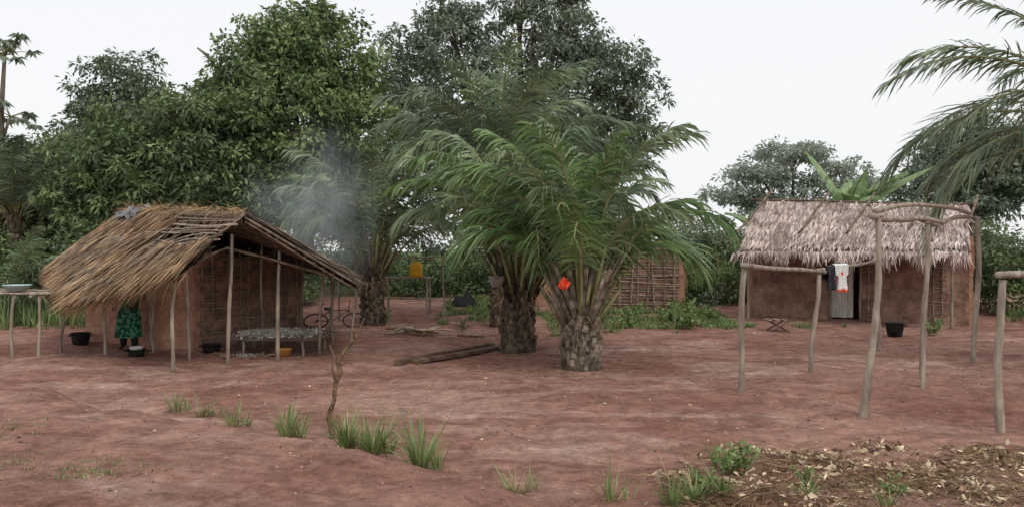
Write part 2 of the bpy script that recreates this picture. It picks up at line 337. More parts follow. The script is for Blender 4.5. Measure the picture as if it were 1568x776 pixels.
tree('tall_broadleaf_tree',(.4,38),L3(38,(-4.4,11.6,1.7,0),(-5.9,9.9,1.6,0),(-2.2,12.5,1.5,.3),(1.0,12.4,2.2,0),(3.1,12.2,1.7,.5),(4.8,10.6,1.8,0),(5.7,8.9,1.5,0),(2,9.4,2.5,-.5),(-2.4,9.6,2.6,-.5),(-4.4,7,2.6,0),(-.7,6.4,3,-.6),(4,6.8,2.1,0),(.3,14,1.3,0),(-3.4,13.2,1.0,0),(6.3,7.3,.9,0),(2.6,13.8,.8,0)),1020,42,.52,.28,.11,M_haze,tr=.4,m2=M_dark,f2=.3,shell=.45)
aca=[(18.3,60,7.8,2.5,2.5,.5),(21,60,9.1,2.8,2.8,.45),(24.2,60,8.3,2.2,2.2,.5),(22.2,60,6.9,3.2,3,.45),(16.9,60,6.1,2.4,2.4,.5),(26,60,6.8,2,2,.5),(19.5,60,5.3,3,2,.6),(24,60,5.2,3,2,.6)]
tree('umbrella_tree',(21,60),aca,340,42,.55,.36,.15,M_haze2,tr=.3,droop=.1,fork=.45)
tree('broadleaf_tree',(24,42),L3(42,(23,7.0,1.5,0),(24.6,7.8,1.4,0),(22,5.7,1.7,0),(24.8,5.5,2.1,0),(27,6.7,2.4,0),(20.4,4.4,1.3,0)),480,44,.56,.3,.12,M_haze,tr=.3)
mb=MB(); tube(mb,[(-12.2,33,0),(-12.2,33,3),(-12.2,33,7),(-12.0,33,9.3),(-12.5,33,10),(-12.9,33,10.3)],[.2,.16,.13,.1,.07,.03],M_bark); tube(mb,[(-12.05,33,9.4),(-11.8,33,9.8),(-12.1,33,10.2)],[.06,.04,.02],M_bark); mb.build('dead_tree')

def bush_mass(name,spec,nc,npc,cr,ll,lw,m,m2,f2):
    mb=MB(); crown(mb,spec,nc,npc,cr,ll,lw,m,droop=.1,shell=.3,m2=m2,f2=f2)
    for l in spec[::2]:
        g=zg(l[0],l[1]); tube(mb,[(l[0],l[1],g-.1),(l[0]+.1,l[1],l[2])],[.05,.02],M_bark,n=5)
    return mb.build(name)
sp=[]
for x in np.arange(-26,34,1.5):
    h=rng.uniform(1.5,2.6)+(.6 if 6<x<11 else 0); y=34+rng.uniform(-1.5,2.5); sp.append((x+rng.normal()*.4,y,.35+h*.5,1.3,1.2,h*.62))
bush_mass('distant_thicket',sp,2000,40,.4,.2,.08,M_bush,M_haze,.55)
sp=[(-15.5,24,1.3,1.3,1,1.3),(-13.6,24.6,1.1,1.2,1,1.3),(-17.3,24.5,1.4,1.3,1,1.4),(-12,25.3,1.1,1,.9,1.1),(-10.8,26,1.2,1,.9,1.1),(-9,26,1,1,.9,1),(-7.2,26.5,1,1,.9,1)]
bush_mass('shrub_thicket',sp,540,45,.38,.17,.07,M_bush,M_mid,.5)
sp=[(8.0,28,1.2,1,.9,1.2),(6.8,27.5,.9,.9,.8,.9),(7.4,29,1.9,1,.9,1.1),(6.2,29.5,1.6,.9,.9,1.2),(9.1,29,1.6,1,.9,1.2),(5.6,28.6,.8,.8,.8,.8),(6.4,26.6,.5,.8,.6,.5)]
bush_mass('shrub_thicket',sp,480,45,.33,.15,.06,M_bush,M_haze,.3)
sp=[(15.6,24,1.3,1.2,1,1.3),(16.8,23.3,1.2,1.2,1,1.5),(14.8,25.6,1.6,1.1,1,1.5),(18,24,1.5,1.3,1,1.6)]
bush_mass('shrub_thicket',sp,420,45,.36,.16,.065,M_mid,M_bush,.4)
sp=[(-3.2,29.4,.9,1.1,.9,.8),(-1.6,30.3,1,1,.9,.9),(.2,30,1.1,1,.9,1),(-5,30,1,1.1,.9,.9)]
bush_mass('shrub_thicket',sp,330,42,.36,.17,.06,M_bush,M_mid,.4)

# ------------------------------------------------ palms
def frond(mb,base,az,e0,L,bend,ml,nl=60,ll=.6,lw=.035,r0=.032,bare=.22,tw=0,pw=1.7,dl=1.0):
    s=np.linspace(0,1,18); el=e0-bend*s**pw; azs=az+tw*s
    d=np.stack([np.cos(el)*np.cos(azs),np.cos(el)*np.sin(azs),np.sin(el)],1)
    P=np.array(base)+np.concatenate([[np.zeros(3)],np.cumsum((d[1:]+d[:-1])*.5*L/17,axis=0)])
    tube(mb,P,r0*(1-s*.85)+.003,M_rachis,n=5)
    for sg in (-1,1):
        t=bare+(1-bare)*(np.arange(nl)+rng.random(nl)*.8)/nl; t=np.clip(t,0,.995)
        B=np.stack([np.interp(t,s,P[:,i]) for i in range(3)],1); T=nrm(np.stack([np.interp(t,s,d[:,i]) for i in range(3)],1))
        a=np.interp(t,s,azs); S=np.stack([-np.sin(a),np.cos(a),np.zeros(nl)],1)*sg; U=nrm(np.cross(S*sg,T)); U=np.where(U[:,2:3]<0,-U,U)
        q=(t-bare)/(1-bare)
        D=S*(1.0-.5*q[:,None])+T*(.4+.75*q[:,None])+U*rng.uniform(-.15,.5,(nl,1))+rng.normal(size=(nl,3))*.09
        Lf=ll*(.4+.75*np.sin(math.pi*np.clip(q*.85+.1,0,1)))*rng.uniform(.75,1.12,nl)
        W=T*.8+U*rng.uniform(-.2,.9,(nl,1))
        strips(mb,B,D,W,Lf,lw*rng.uniform(.8,1.2,nl),rng.uniform(.2,.8,nl)*dl,ml,prof=(.5,1,.85,.06))
def palm(name,base,th,tr,nf,L,ml,e_lo=.55,e_hi=1.45,bend=(1.1,1.9),ll=.6,boots=150,bm=None,nl=60,lw=.036,az=None,lean=(0,0),pw=1.7,bare=.22,ribs=16,m2=None,f2=0,dl=1.0):
    mb=MB(); bm=bm or M_boot; x,y=base; z0=zg(x,y)-.05; Hh=z0+th
    tube(mb,[(x,y,z0),(x,y,z0+.25),(x+lean[0]*.5,y+lean[1]*.5,z0+th*.6),(x+lean[0],y+lean[1],Hh)],[tr*.85,tr*.72,tr*.66,tr*.5],M_bootd,n=12,jit=.06)
    for i in range(boots):
        f=i/boots; a=i*2.399+rng.normal()*.12; h=z0+.05+f*th*1.05; rr=tr*(.74-.14*f); lx=lean[0]*f;ly=lean[1]*f
        ca,sa=math.cos(a),math.sin(a); b=np.array([x+lx+ca*rr*.85,y+ly+sa*rr*.85,h])
        ln=rng.uniform(.1,.2)+(.65*max(0,f-.7)/.3*rng.uniform(.3,1.3)); e=rng.uniform(.85,1.25)
        q=b+np.array([ca*math.cos(e),sa*math.cos(e),math.sin(e)])*ln; md=(b+q)/2+np.array([ca,sa,0])*.02
        w=tr*.17
        tube(mb,[b,md,q],[w,w*.8,w*.5],bm,n=5,jit=.15,smooth=False)
    for i in range(nf):
        f=(i+.5)/nf; a=i*2.399+rng.normal()*.2
        if az is not None: a=az[0]+(az[1]-az[0])*((i*.618)%1)
        e=e_lo+(e_hi-e_lo)*f**.8; bd=bend[1]+(bend[0]-bend[1])*f; rr=tr*(.55-.35*f)
        b=(x+lean[0]+math.cos(a)*rr,y+lean[1]+math.sin(a)*rr,Hh-.3+f*.35)
        frond(mb,b,a,e+rng.normal()*.07,L*rng.uniform(.82,1.1)*(.85+.15*f),bd*rng.uniform(.85,1.15),(m2 if rng.random()<f2 else ml),nl=nl,ll=ll*rng.uniform(.85,1.1),lw=lw,tw=rng.normal()*.25,r0=.036,pw=pw,bare=bare*rng.uniform(.85,1.2),dl=dl)
    for i in range(ribs):
        a=rng.random()*6.283; e=rng.uniform(.95,1.3); ln=rng.uniform(.6,1.4); b=np.array([x+lean[0]+math.cos(a)*tr*.55,y+lean[1]+math.sin(a)*tr*.55,Hh-rng.random()*.5])
        q=b+np.array([math.cos(a)*math.cos(e),math.sin(a)*math.cos(e),math.sin(e)])*ln; tube(mb,[b,(b+q)/2,q],[.045,.035,.022],bm if i%3 else M_rachis,n=6,jit=.1)
    n=60; a=rng.random(n)*6.28; P=np.stack([x+lean[0]+np.cos(a)*tr*.6,y+lean[1]+np.sin(a)*tr*.6,Hh-rng.random(n)*.4],1)
    D=np.stack([np.cos(a)*.5,np.sin(a)*.5,-np.ones(n)*rng.random(n)],1); strips(mb,P,D,rdir(n),.4,.02,.3,M_straw)
    return mb.build(name)
palm('oil_palm',(.12,16.2),1.45,.43,27,4.2,M_frond,bm=M_bootd,e_lo=1.1,e_hi=1.48,bend=(1.5,2.45),lw=.05,ribs=40,m2=M_frondg,f2=.2,pw=2.0,bare=.28,nl=52,ll=.68,dl=1.25)
palm('oil_palm',(1.22,14.3),1.2,.43,29,3.85,M_frondg,e_lo=1.12,e_hi=1.52,bend=(1.1,2.35),ll=.64,lw=.044,ribs=44,pw=2.1,bare=.30,nl=54,m2=M_frond,f2=.2,dl=1.15)
palm('oil_palm',(-3.8,21.9),1.6,.40,26,4.2,M_frondb,bm=M_bootd,e_lo=1.0,e_hi=1.45,bend=(1.2,2.4),ll=.68,lw=.05,m2=M_frond,f2=.5,ribs=26,pw=1.9,nl=50,bare=.26,dl=1.2)
palm('oil_palm',(-.3,21.5),3.7,.36,38,4.5,M_frondb,bm=M_bootd,e_lo=.6,bend=(1.1,2.),ll=.8,lw=.055,m2=M_frond,f2=.5,nl=50)
palm('oil_palm',(2.6,29.5),3.6,.32,26,3.9,M_frondb,bm=M_bootd,e_lo=.6,bend=(1.,1.8),ll=.7,lw=.06,nl=46)
palm('oil_palm',(10.3,13.6),4.3,.34,34,4.3,M_frondb,e_lo=.0,bend=(1.0,1.7),ll=.62,lw=.036,pw=1.35,m2=M_frond,f2=.4)
palm('oil_palm',(-14.2,22.6),.5,.25,22,2.6,M_frond,e_lo=.7,bend=(1.1,2.),ll=.5,boots=40,lw=.04)
palm('oil_palm',(-17.3,28),3.2,.3,24,3.6,M_frondb,e_lo=.4,bend=(1.,1.9),ll=.6,boots=60,lw=.05,m2=M_frond,f2=.5)

def papaya():
    mb=MB(); x,y=-19.1,30; z0=zg(x,y)
    tube(mb,[(x,y,z0),(x+.1,y,4),(x+.05,y,7),(x+.2,y,9.3)],[.16,.13,.1,.06],M_bark,n=8)
    for (cz,cx,n) in ((9.3,x+.2,18),(7.0,x+.4,10)):
        if cx>x+.3: tube(mb,[(x+.05,y,6),(cx,y,cz)],[.07,.04],M_bark)
        for i in range(n):
            a=i*2.4; e=rng.uniform(-.6,1.2); L=rng.uniform(.5,1.05)
            b=np.array([cx,y,cz]); t=b+np.array([math.cos(a)*math.cos(e),math.sin(a)*math.cos(e),math.sin(e)])*L
            tube(mb,[b,(b+t)/2+(0,0,.05),t],[.02,.015,.01],M_rachis,n=5)
            k=11; th=np.arange(k)/k*6.28+rng.random(); D=np.stack([np.cos(th),np.sin(th),rng.uniform(-.9,.2,k)],1)
            leaves(mb,np.repeat(t[None],k,0),D,rng.uniform(.28,.42,k),np.full(k,.15),M_haze,.3)
    mb.build('papaya_tree')
papaya()

def banana(x,y,h,specs,name='banana_plant'):
    mb=MB(); z0=zg(x,y); tube(mb,[(x,y,z0),(x,y,z0+h*.5),(x+.05,y,z0+h)],[.14,.12,.07],M_rachis,n=10)
    for (az,e0,L,bend,W) in specs:
        k=26; s=np.linspace(0,1,k); el=e0-bend*s**1.5
        d=np.stack([np.cos(el)*math.cos(az),np.cos(el)*math.sin(az),np.sin(el)],1); P=np.array([x,y,z0+h-.1])+np.concatenate([[np.zeros(3)],np.cumsum(d[1:]*L/(k-1),axis=0)])
        tube(mb,P,.03*(1-s*.8)+.004,M_rachis,n=5)
        Sd=np.array([-math.sin(az),math.cos(az),0])
        w=W*np.sin(math.pi*np.clip((s-.12)/.88,0,1)**.7)
        for sg in (-1,1):
            tearz=0
            for i in range(4,k-1):
                if rng.random()<.2: tearz=rng.uniform(.0,.12)
                if rng.random()<.06: continue
                dr=.3+tearz*2
                a,b=P[i]+(0,0,.01),P[i+1]+(0,0,.01)
                def e(p,ww): return p+Sd*sg*ww*math.cos(dr)+np.array([0,0,-1])*ww*math.sin(dr)
                mb.add([a,e(a,w[i]*.55)+(0,0,.12*W),e(b,w[i+1]*.55)+(0,0,.12*W),b],[(0,1,2,3)],M_ban,True)
                mb.add([e(a,w[i]*.55)+(0,0,.12*W),e(a,w[i])-(0,0,.05),e(b,w[i+1])-(0,0,.05),e(b,w[i+1]*.55)+(0,0,.12*W)],[(0,1,2,3)],M_ban,True)
    mb.build(name)
banana(11.4,27.2,3.0,[(2.5,1.2,2.8,.5,.5),(5.9,.75,3.1,.5,.45),(5.6,1.05,2.4,1.0,.45),(3.5,.7,2.2,1.3,.42),(4.0,1.1,1.9,1.5,.4),(1.2,1.2,2.1,1.0,.38),(5,.9,1.8,1.4,.4),(-.5,1.2,2.1,1.3,.42),(-1.5,1.3,2,1.1,.4)])
banana(9.5,31,2.2,[(i*1.05,1.1,1.7,1.2,.28) for i in range(6)])

# ------------------------------------------------ left hut
def left_hut():
    root=empty('thatched_mud_hut')
    R1=(-9.33,19.5,2.92);R2=(-6.49,16.5,2.80);F=(-4.65,14.0,2.68);E0=(-10.6,18.6,1.62);E1=(-8.25,15,1.08);E2=(-5.75,13.6,1.60)
    G1=(-2.80,14.8,1.42);G2=(-4.1,20.3,1.5);G0=(-7.6,22.6,1.5)
    mb=MB()
    wob=lambda u:.05*np.sin(u*11)+.03*np.sin(u*29)
    bare2=lambda u,v:((v>-.1)&(v<.42+wob(u)+.05*u))
    barel=lambda u,v:((u>.42)&(v>.04)&(v<.30+wob(u))&(v<(u-.42)*1.8+.04))
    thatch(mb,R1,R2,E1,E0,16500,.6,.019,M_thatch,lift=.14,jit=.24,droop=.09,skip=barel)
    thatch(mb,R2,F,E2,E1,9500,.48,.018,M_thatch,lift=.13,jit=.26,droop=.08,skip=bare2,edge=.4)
    thatch(mb,R1,R2,E1,E0,3000,.5,.02,M_thatchg,lift=.16,jit=.35,droop=.1,sheet=False,skip=barel)
    thatch(mb,R2,F,E2,E1,1500,.45,.02,M_thatchg,lift=.15,jit=.35,droop=.1,sheet=False,skip=bare2,edge=.4)
    thatch(mb,F,R2,G2,G1,5000,.6,.02,M_thatchg,lift=.08,jit=.14,edge=.9)
    thatch(mb,R2,R1,G0,G2,5000,.6,.02,M_thatchg,lift=.08,jit=.14)
    thatch(mb,R1,R1,E0,G0,3000,.6,.02,M_thatch,lift=.08,jit=.14)
    for a,b,n in ((R1,R2,1900),(R2,F,260)):
        a=np.array(a);b=np.array(b);u=rng.random((n,1));P=a+(b-a)*u+np.array([0,0,.07])+rng.normal(size=(n,3))*.05
        D=(b-a)/np.linalg.norm(b-a)*rng.normal(size=(n,1))*.9+np.array([-.3,-.3,-.05])+rng.normal(size=(n,3))*.3
        strips(mb,P,D,rdir(n),.36*rng.uniform(.5,1.2,n),.016,.3,M_thatch)
    for a,b,n in ((E0,E1,1500),(E1,E2,1100)):
        a=np.array(a);b=np.array(b);u=rng.random((n,1));P=a+(b-a)*u+np.array([.12,.12,.08])+rng.normal(size=(n,3))*.04
        D=np.array([-.55,-.6,-.75])+rng.normal(size=(n,3))*.25; strips(mb,P,D,rdir(n),.34*rng.uniform(.4,1.3,n),.014,.3,M_thatch)
    mb.build('thatch_roof',root)
    mb=MB()
    r2,f,e2,e1,r1,e0=[np.array(q) for q in (R2,F,E2,E1,R1,E0)]
    for v in np.linspace(.0,.48,15):
        a=r2+(e1-r2)*v;b=f+(e2-f)*v; a0=a+((r1+(e0-r1)*v)-a)*(rng.uniform(.3,.6) if v<.33 else .02); dz=np.array([0,0,.03+rng.random()*.02])
        pole(mb,a0+dz,b+(b-a)*rng.uniform(-.15,.1)+dz,.019,m=M_stick,crook=.04,n=5)
    for u in np.linspace(-.9,1,22):
        if u<0: a=r2+(r1-r2)*-u*.6;b=e1+(e0-e1)*-u*.6
        else: a=r2+(f-r2)*u;b=e1+(e2-e1)*u
        o=rng.normal()*.06
        pole(mb,a+(0,0,.0),a+(b-a)*(.52 if u>=0 else .38)+(o,o,.0),.017,m=M_stick if rng.random()<.6 else M_poled,crook=.03,n=6)
    f_,g1=np.array(F),np.array(G1); g2=np.array(G2)
    for u in np.linspace(0,1,9):
        a=f_+(r2-f_)*u;b=g1+(g2-g1)*u; pole(mb,a+(0,0,-.12),b+(0,0,-.12)+(b-a)*.02,.02,m=M_poled,crook=.015,n=6)
    for v in np.linspace(.1,1,12):
        a=f_+(g1-f_)*v;b=r2+(g2-r2)*v; pole(mb,a+(0,0,-.09)-(b-a)*.02,b+(0,0,-.09),.012,m=M_poled,crook=.012,n=5)
    pole(mb,f_+(0,0,-.05),g1+(.02,0,-.02),.03,m=M_poled); pole(mb,f_+(0,0,.02),e2,.025,m=M_poled)
    pole(mb,(-5.15,14.5,2.1),(-2.95,15.1,1.42),.03,m=M_poled)
    pole(mb,(-5.84,13.82,1.62),(-5.15,14.5,2.1),.03,m=M_poled); pole(mb,f_,np.array(R2),.04,m=M_poled); pole(mb,np.array(R2),np.array(R1),.04,m=M_poled)
    pole(mb,(-7.95,15.6,1.18),(-5.84,13.9,1.62),.03,m=M_poled)
    mb.build('roof_frame',root)
    mb=MB()
    for (bx,by,tx,ty,tz,r) in ((-7.92,15.6,-7.85,15.6,1.25,.035),(-7.14,16.06,-7.14,15.9,1.65,.035),(-5.84,13.82,-5.72,13.82,1.68,.04),(-6.1,15.2,-6.15,15.2,2.1,.035),(-5.13,14.5,-5.03,14.45,2.35,.042),(-4.33,14.86,-4.28,14.8,2.05,.038),(-3.84,16.06,-3.75,16,1.85,.035),(-3.3,16.6,-3.2,16.4,1.5,.03),(-5.35,17.2,-5.35,17.2,2.2,.03),(-4.1,18.6,-4.1,18.6,1.65,.03),(-7.7,17.1,-7.7,17.,2,.03),(-3.95,17.6,-3.95,17.5,1.65,.03)):
        pole(mb,(bx,by,zg(bx,by)-.15),(tx,ty,tz),r,r*.8,crook=.04)
    mb.build('veranda_posts',root)
    mb=MB(); A=(-9.57,18.2);B=(-6.64,16.9);C=(-5.2,19.6);D=(-8.1,20.9)
    wall(mb,A,B,-.1,1.75,.2,M_mud,amp=.04,z1b=2.25); wall(mb,B,C,-.1,2.05,.16,M_mudl,amp=.05,z1b=1.7); wall(mb,C,D,-.1,1.6,.2,M_mud,z1b=1.6); wall(mb,D,A,-.1,1.7,.2,M_mud)
    mb.build('mud_walls',root)
    mb=MB(); lattice(mb,B,C,0,2.0,M_stick,dh=.1,dv=.32,off=.12,r=.014)
    mb.build('wattle_wall',root)
left_hut()

def rag():
    mb=MB(); n=12; V=[];F=[]
    for i in range(n):
        for j in range(n):
            u=i/(n-1);v=j/(n-1); p=np.array([-8.95,18.95,3.04])+np.array([.8,-.7,0])*u*.8+np.array([-.36,-.33,-.27])*v*.8; V.append(p+(.25*mn.noise(Vector((u*3,v*3,4))),.1*mn.noise(Vector((u*4,v*3,7))),.16*mn.noise(Vector((u*6,v*6,0)))))
    for i in range(n-1):
        for j in range(n-1): F.append((i*n+j,(i+1)*n+j,(i+1)*n+j+1,i*n+j+1))
    mb.add(V,F,mat('grey_tarp',(.12,.12,.13),(.25,.26,.28),scale=5,rough=.7),True); mb.build('tarpaulin')
rag()

# ------------------------------------------------ right hut
def right_hut():
    root=empty('mud_hut_with_palm_roof'); mb=MB()
    RL=(7.75,24.9,3.5);RR=(12.95,22.8,3.25);EL=(6.4,22.7,1.95);ER=(11.5,20.3,1.95);BL=(8.9,27,1.95);BR=(14.3,24.8,1.95)
    thatch(mb,RL,RR,ER,EL,5600,.45,.06,M_thatchp,lift=.05,rows=12,jit=.2,droop=.1,sheetm=M_underp,edge=.9,prof=(.6,1,.7,.08))
    thatch(mb,RL,RR,ER,EL,1800,.4,.03,M_thatchg,lift=.05,rows=12,jit=.25,droop=.1,sheet=False,edge=.9)
    thatch(mb,RL,RR,BR,BL,3000,.42,.05,M_thatchp,lift=.05,rows=11,jit=.14,sheetm=M_underp)
    n=800;u=rng.random((n,1));P=np.array(EL)+(np.array(ER)-np.array(EL))*u+rng.normal(size=(n,3))*(.05,.05,.03)+(0,0,.03)
    strips(mb,P,np.array([-.25,-.45,-1.])+rng.normal(size=(n,3))*.25,np.array([.9,-.42,0])+rng.normal(size=(n,3))*.4,rng.uniform(.1,.38,n)*(1+.4*np.sin(u[:,0]*40)),.05,.1,M_thatchp,prof=(.8,1,.6,.05))
    n=400;u=rng.random((n,1));P=np.array(RL)+(np.array(RR)-np.array(RL))*u+rng.normal(size=(n,3))*.03+(0,0,.04)
    strips(mb,P,np.array([-.5,-.8,-.7])+rng.normal(size=(n,3))*.3,rdir(n),rng.uniform(.2,.4,n),.05,.3,M_thatchp)
    mb.build('palm_leaf_roof',root)
    mb=MB(); rl,rr,el,er=[np.array(q) for q in (RL,RR,EL,ER)]
    for u in (-.0,.3,.52,.78,1.0):
        a=rl+(rr-rl)*(u+.03)+(0,-.05,.27);b=el+(er-el)*(u-.05)+(0,-.1,.34); b=a+(b-a)*(1.02 if u==0 else rng.uniform(.65,.85)); pole(mb,a+(b-a)*-.1,b,.04,m=M_poled,crook=.04)
    pole(mb,rl+(-.3,.1,.1),rr+(.2,-.05,.1),.035,m=M_poled); pole(mb,el+(0,.1,-.12),er+(0,.1,-.12),.035,m=M_poled)
    for u in np.linspace(.02,.98,12): pole(mb,rl+(rr-rl)*u+(0,0,-.12),el+(er-el)*u+(0,0,-.12),.022,m=M_poled,n=6)
    for p in ((6.75,23.0),(11.35,20.75)): pole(mb,(p[0],p[1],-.1),(p[0]-.02,p[1],2.0),.045)
    mb.build('roof_poles',root)
    mb=MB(); W1=np.array([7.2,24.]);W2=np.array([12.25,21.55]);W3=np.array([13.3,23.8]);W4=np.array([8.3,26.3]);d=W2-W1
    a=W1+d*.385;b=W1+d*.525
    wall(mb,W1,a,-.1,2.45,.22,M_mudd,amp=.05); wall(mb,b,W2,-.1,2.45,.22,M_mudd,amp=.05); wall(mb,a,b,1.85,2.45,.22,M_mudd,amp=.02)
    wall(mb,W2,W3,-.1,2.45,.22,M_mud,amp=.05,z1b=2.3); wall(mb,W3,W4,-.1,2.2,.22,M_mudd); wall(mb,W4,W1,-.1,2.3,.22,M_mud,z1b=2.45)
    for p,q,t in ((W2,W3,(12.9,22.75,3.05)),(W4,W1,(7.85,25.0,3.3))):
        V=[(p[0],p[1],2.35),(q[0],q[1],2.25),t,t]; mb.add([V[0],V[1],V[2],((V[0][0]+t[0])/2,(V[0][1]+t[1])/2,(V[0][2]+t[2])/2)],[(0,1,2,3)],M_mudd)
    mb.build('mud_walls',root)
    mb=MB(); nn=np.array([d[1],-d[0]])/np.linalg.norm(d); ang=math.atan2(d[1],d[0])
    dd=d/np.linalg.norm(d); z=zg(*a)
    for i in range(4):
        c=a+dd*(.0+.15*(i+.5))+nn*.06; box(mb,(c[0],c[1],z+.9),(.143,.035,1.72-.02*(i%2)),M_door,rz=ang)
    for h in (.35,1.45):
        c=a+dd*.30+nn*.09; box(mb,(c[0],c[1],z+h),(.58,.025,.09),M_door,rz=ang)
    for q in (a,b): pole(mb,(q[0]+nn[0]*.15,q[1]+nn[1]*.15,z-.05),(q[0]+nn[0]*.15,q[1]+nn[1]*.15,1.9),.035,n=7)
    pole(mb,(*(a+nn*.15-dd*.1),1.88),(*(b+nn*.15+dd*.1),1.88),.035,n=7)
    mb.build('door',root)
    mb=MB(); s=W1+d*.84; e=W1+d*.9; lattice(mb,s,e,0,2.3,M_stick,dh=.11,dv=.2,off=.15,r=.016); s=W1+d*.55;e=W1+d*.62; lattice(mb,s,e,0,2.2,M_stick,dh=.12,dv=.2,off=.15,r=.016)
    mb.build('wattle_panels',root)
right_hut()

def mid_hut():
    root=empty('unfinished_mud_hut'); mb=MB(); A=(.7,26.3);B=(2.7,25.9);C=(5.3,25.4);D=(5.9,27.6);E=(1.2,28.4)
    wall(mb,A,B,0,2.1,.2,M_mud,amp=.05); wall(mb,B,C,0,2.2,.12,M_mudl,amp=.06); wall(mb,C,D,0,2.2,.2,M_mud); wall(mb,D,E,0,2.1,.2,M_mud); wall(mb,E,A,0,2.1,.2,M_mud)
    mb.build('mud_walls',root); mb=MB(); lattice(mb,B,C,.1,2.5,M_stick,dh=.1,dv=.28,off=.12,r=.02); mb.build('wattle_wall',root)
mid_hut()

# ------------------------------------------------ pole frames
def g(x,y,dz=-.25): return (x,y,zg(x,y)+dz)
mb=MB()
pole(mb,g(4.39,10.1),(4.60,10.1,2.47),.06,.043,crook=.035,seg=12); pole(mb,g(6.15,12.),(6.2,12.,2.5),.05,.042,crook=.03,seg=11); pole(mb,g(8.6,15),(8.68,15,2.66),.058,.05,seg=9)
pole(mb,(4.45,9.95,2.5),(6.75,12.6,2.50),.048,.038,crook=.07,seg=12); pole(mb,(6.0,11.9,2.55),(8.9,15.3,2.66),.043,.038,crook=.07,seg=12)
pole(mb,(4.55,10.1,2.56),(8.6,15.1,2.75),.038,.032,crook=.06,seg=12)
for a in ((4.6,10.15,2.46),(6.2,12,2.46)): tube(mb,[(a[0]-.06,a[1]-.06,a[2]),(a[0]+.07,a[1]-.05,a[2]+.04),(a[0]+.06,a[1]+.07,a[2]+.05),(a[0]-.06,a[1]+.05,a[2]+.08),(a[0]-.06,a[1]-.06,a[2]+.1)],.009,M_branch,n=5)
mb.build('pole_frame')
mb=MB()
pole(mb,g(3.33,11.75),(3.40,11.75,1.80),.053,.045,crook=.02,seg=10); pole(mb,g(5.08,13.6),(5.22,13.65,1.66),.05,.04,crook=.035,seg=10); pole(mb,g(7.54,16.5),(7.5,16.5,1.77),.05,.04,seg=8)
pole(mb,(3.32,11.6,1.86),(5.4,13.85,1.69),.042,.033,crook=.035,seg=10); pole(mb,(5.1,13.5,1.72),(7.6,16.7,1.86),.038,.03,crook=.02,seg=10)
mb.build('clothesline_frame')
mb=MB(); pole(mb,g(5.60,9.17),(5.60,9.17,1.74),.052,.043,crook=.025,seg=10); pole(mb,(5.5,9.1,1.80),(8.0,10.5,1.72),.048,.038,crook=.04,seg=9); pole(mb,g(7.8,10.4),(7.8,10.4,1.7),.05); mb.build('pole_frame')
def cloth(name,p0,p1,ztop,h,mats,sleeve=True):
    mb=MB(); p0=np.array(p0);p1=np.array(p1); n=16;k=14;dd=p1-p0;nn=nrm(np.array([dd[1],-dd[0]]))
    for side in (1,-1):
        V=[]
        for i in range(n+1):
            for j in range(k+1):
                u=i/n;v=j/k; hh=h*(1 if side==1 else .6)*(1+.06*math.sin(u*9)); wdt=(1.5 if (sleeve and v<.38) else 1.0)-.1*v
                p=p0+dd*(.5+(u-.5)*wdt)+nn*side*(.05+.04*math.sin(u*17+side+v*2)*v); V.append((p[0],p[1],ztop-hh*v+.02*math.sin(u*6)*v))
        for m,sel in mats:
            F=[(i*(k+1)+j,(i+1)*(k+1)+j,(i+1)*(k+1)+j+1,i*(k+1)+j+1) for i in range(n) for j in range(k) if sel(i,j)]
            if F: mb.add(V,F,m,True)
    V=[];
    for i in range(n+1):
        u=i/n;
        for w in (-1,0,1): p=p0+dd*(.5+(u-.5)*(1.5 if sleeve else 1))+nn*w*.05; V.append((p[0],p[1],ztop+(.025 if w==0 else 0)))
    mb.add(V,[(i*3+j,i*3+3+j,i*3+4+j,i*3+1+j) for i in range(n) for j in (0,1)],mats[0][0],True)
    return mb.build(name)
def onb(t): return (5.1+2.5*t,13.5+3.2*t)
zb=lambda t:1.755+.14*t
cloth('black_shirt',onb(.12),onb(.22),zb(.17),.38,[(M_blackc,lambda i,j:True)],sleeve=False)
cloth('white_shirt',onb(.26),onb(.40),zb(.31),.46,[(M_white,lambda i,j:not(j in(4,5) and 5<i<10) and j<13),(M_red,lambda i,j:(j in(4,5) and 5<i<10) or j>=13)])

# ------------------------------------------------ left table with basin
mb=MB()
for p in ((-9.78,15.75),(-9.2,15.6),(-9.3,16.6),(-11.2,15.9),(-11.0,16.8)): pole(mb,g(*p),(p[0]+rng.normal()*.03,p[1],1.2),.035,.03,crook=.04)
for i in range(9): pole(mb,(-11.4,15.65+i*.13,1.22),(-9.05+rng.normal()*.08,15.55+i*.13,1.22),.022,m=M_pole,n=6)
for x in (-9.3,-11.1): pole(mb,(x,15.5,1.17),(x,16.9,1.17),.025)
mb.build('pole_table')
mb=MB(); lathe(mb,[(.001,.01),(.16,.01),(.24,.12),(.26,.13),(.26,.14),(.235,.13),(.15,.03),(.001,.03)],(-9.85,16.0,1.24),M_enamel); mb.build('enamel_basin')
def pot(name,x,y,r,h,m=M_black,z=None,handles=True):
    mb=MB(); z=zg(x,y) if z is None else z
    lathe(mb,[(.001,0),(r*.6,0),(r*.8,h*.15),(r*.92,h*.6),(r,h*.97),(r*1.08,h),(r*1.06,h*1.03),(r*.93,h*.97),(r*.82,h*.5),(r*.6,h*.15),(.001,h*.12)],(x,y,z),m)
    if handles:
        for s in (-1,1): tube(mb,[(x+s*r,y-.06,z+h*.75),(x+s*(r+.06),y-.04,z+h*.8),(x+s*(r+.06),y+.04,z+h*.8),(x+s*r,y+.06,z+h*.75)],.012,m,n=6)
    return mb.build(name)
pot('cooking_pot',-9.45,17.6,.2,.26); pot('cooking_pot',-6.1,16.3,.19,.17); pot('cooking_pot',9.1,19.1,.21,.33)
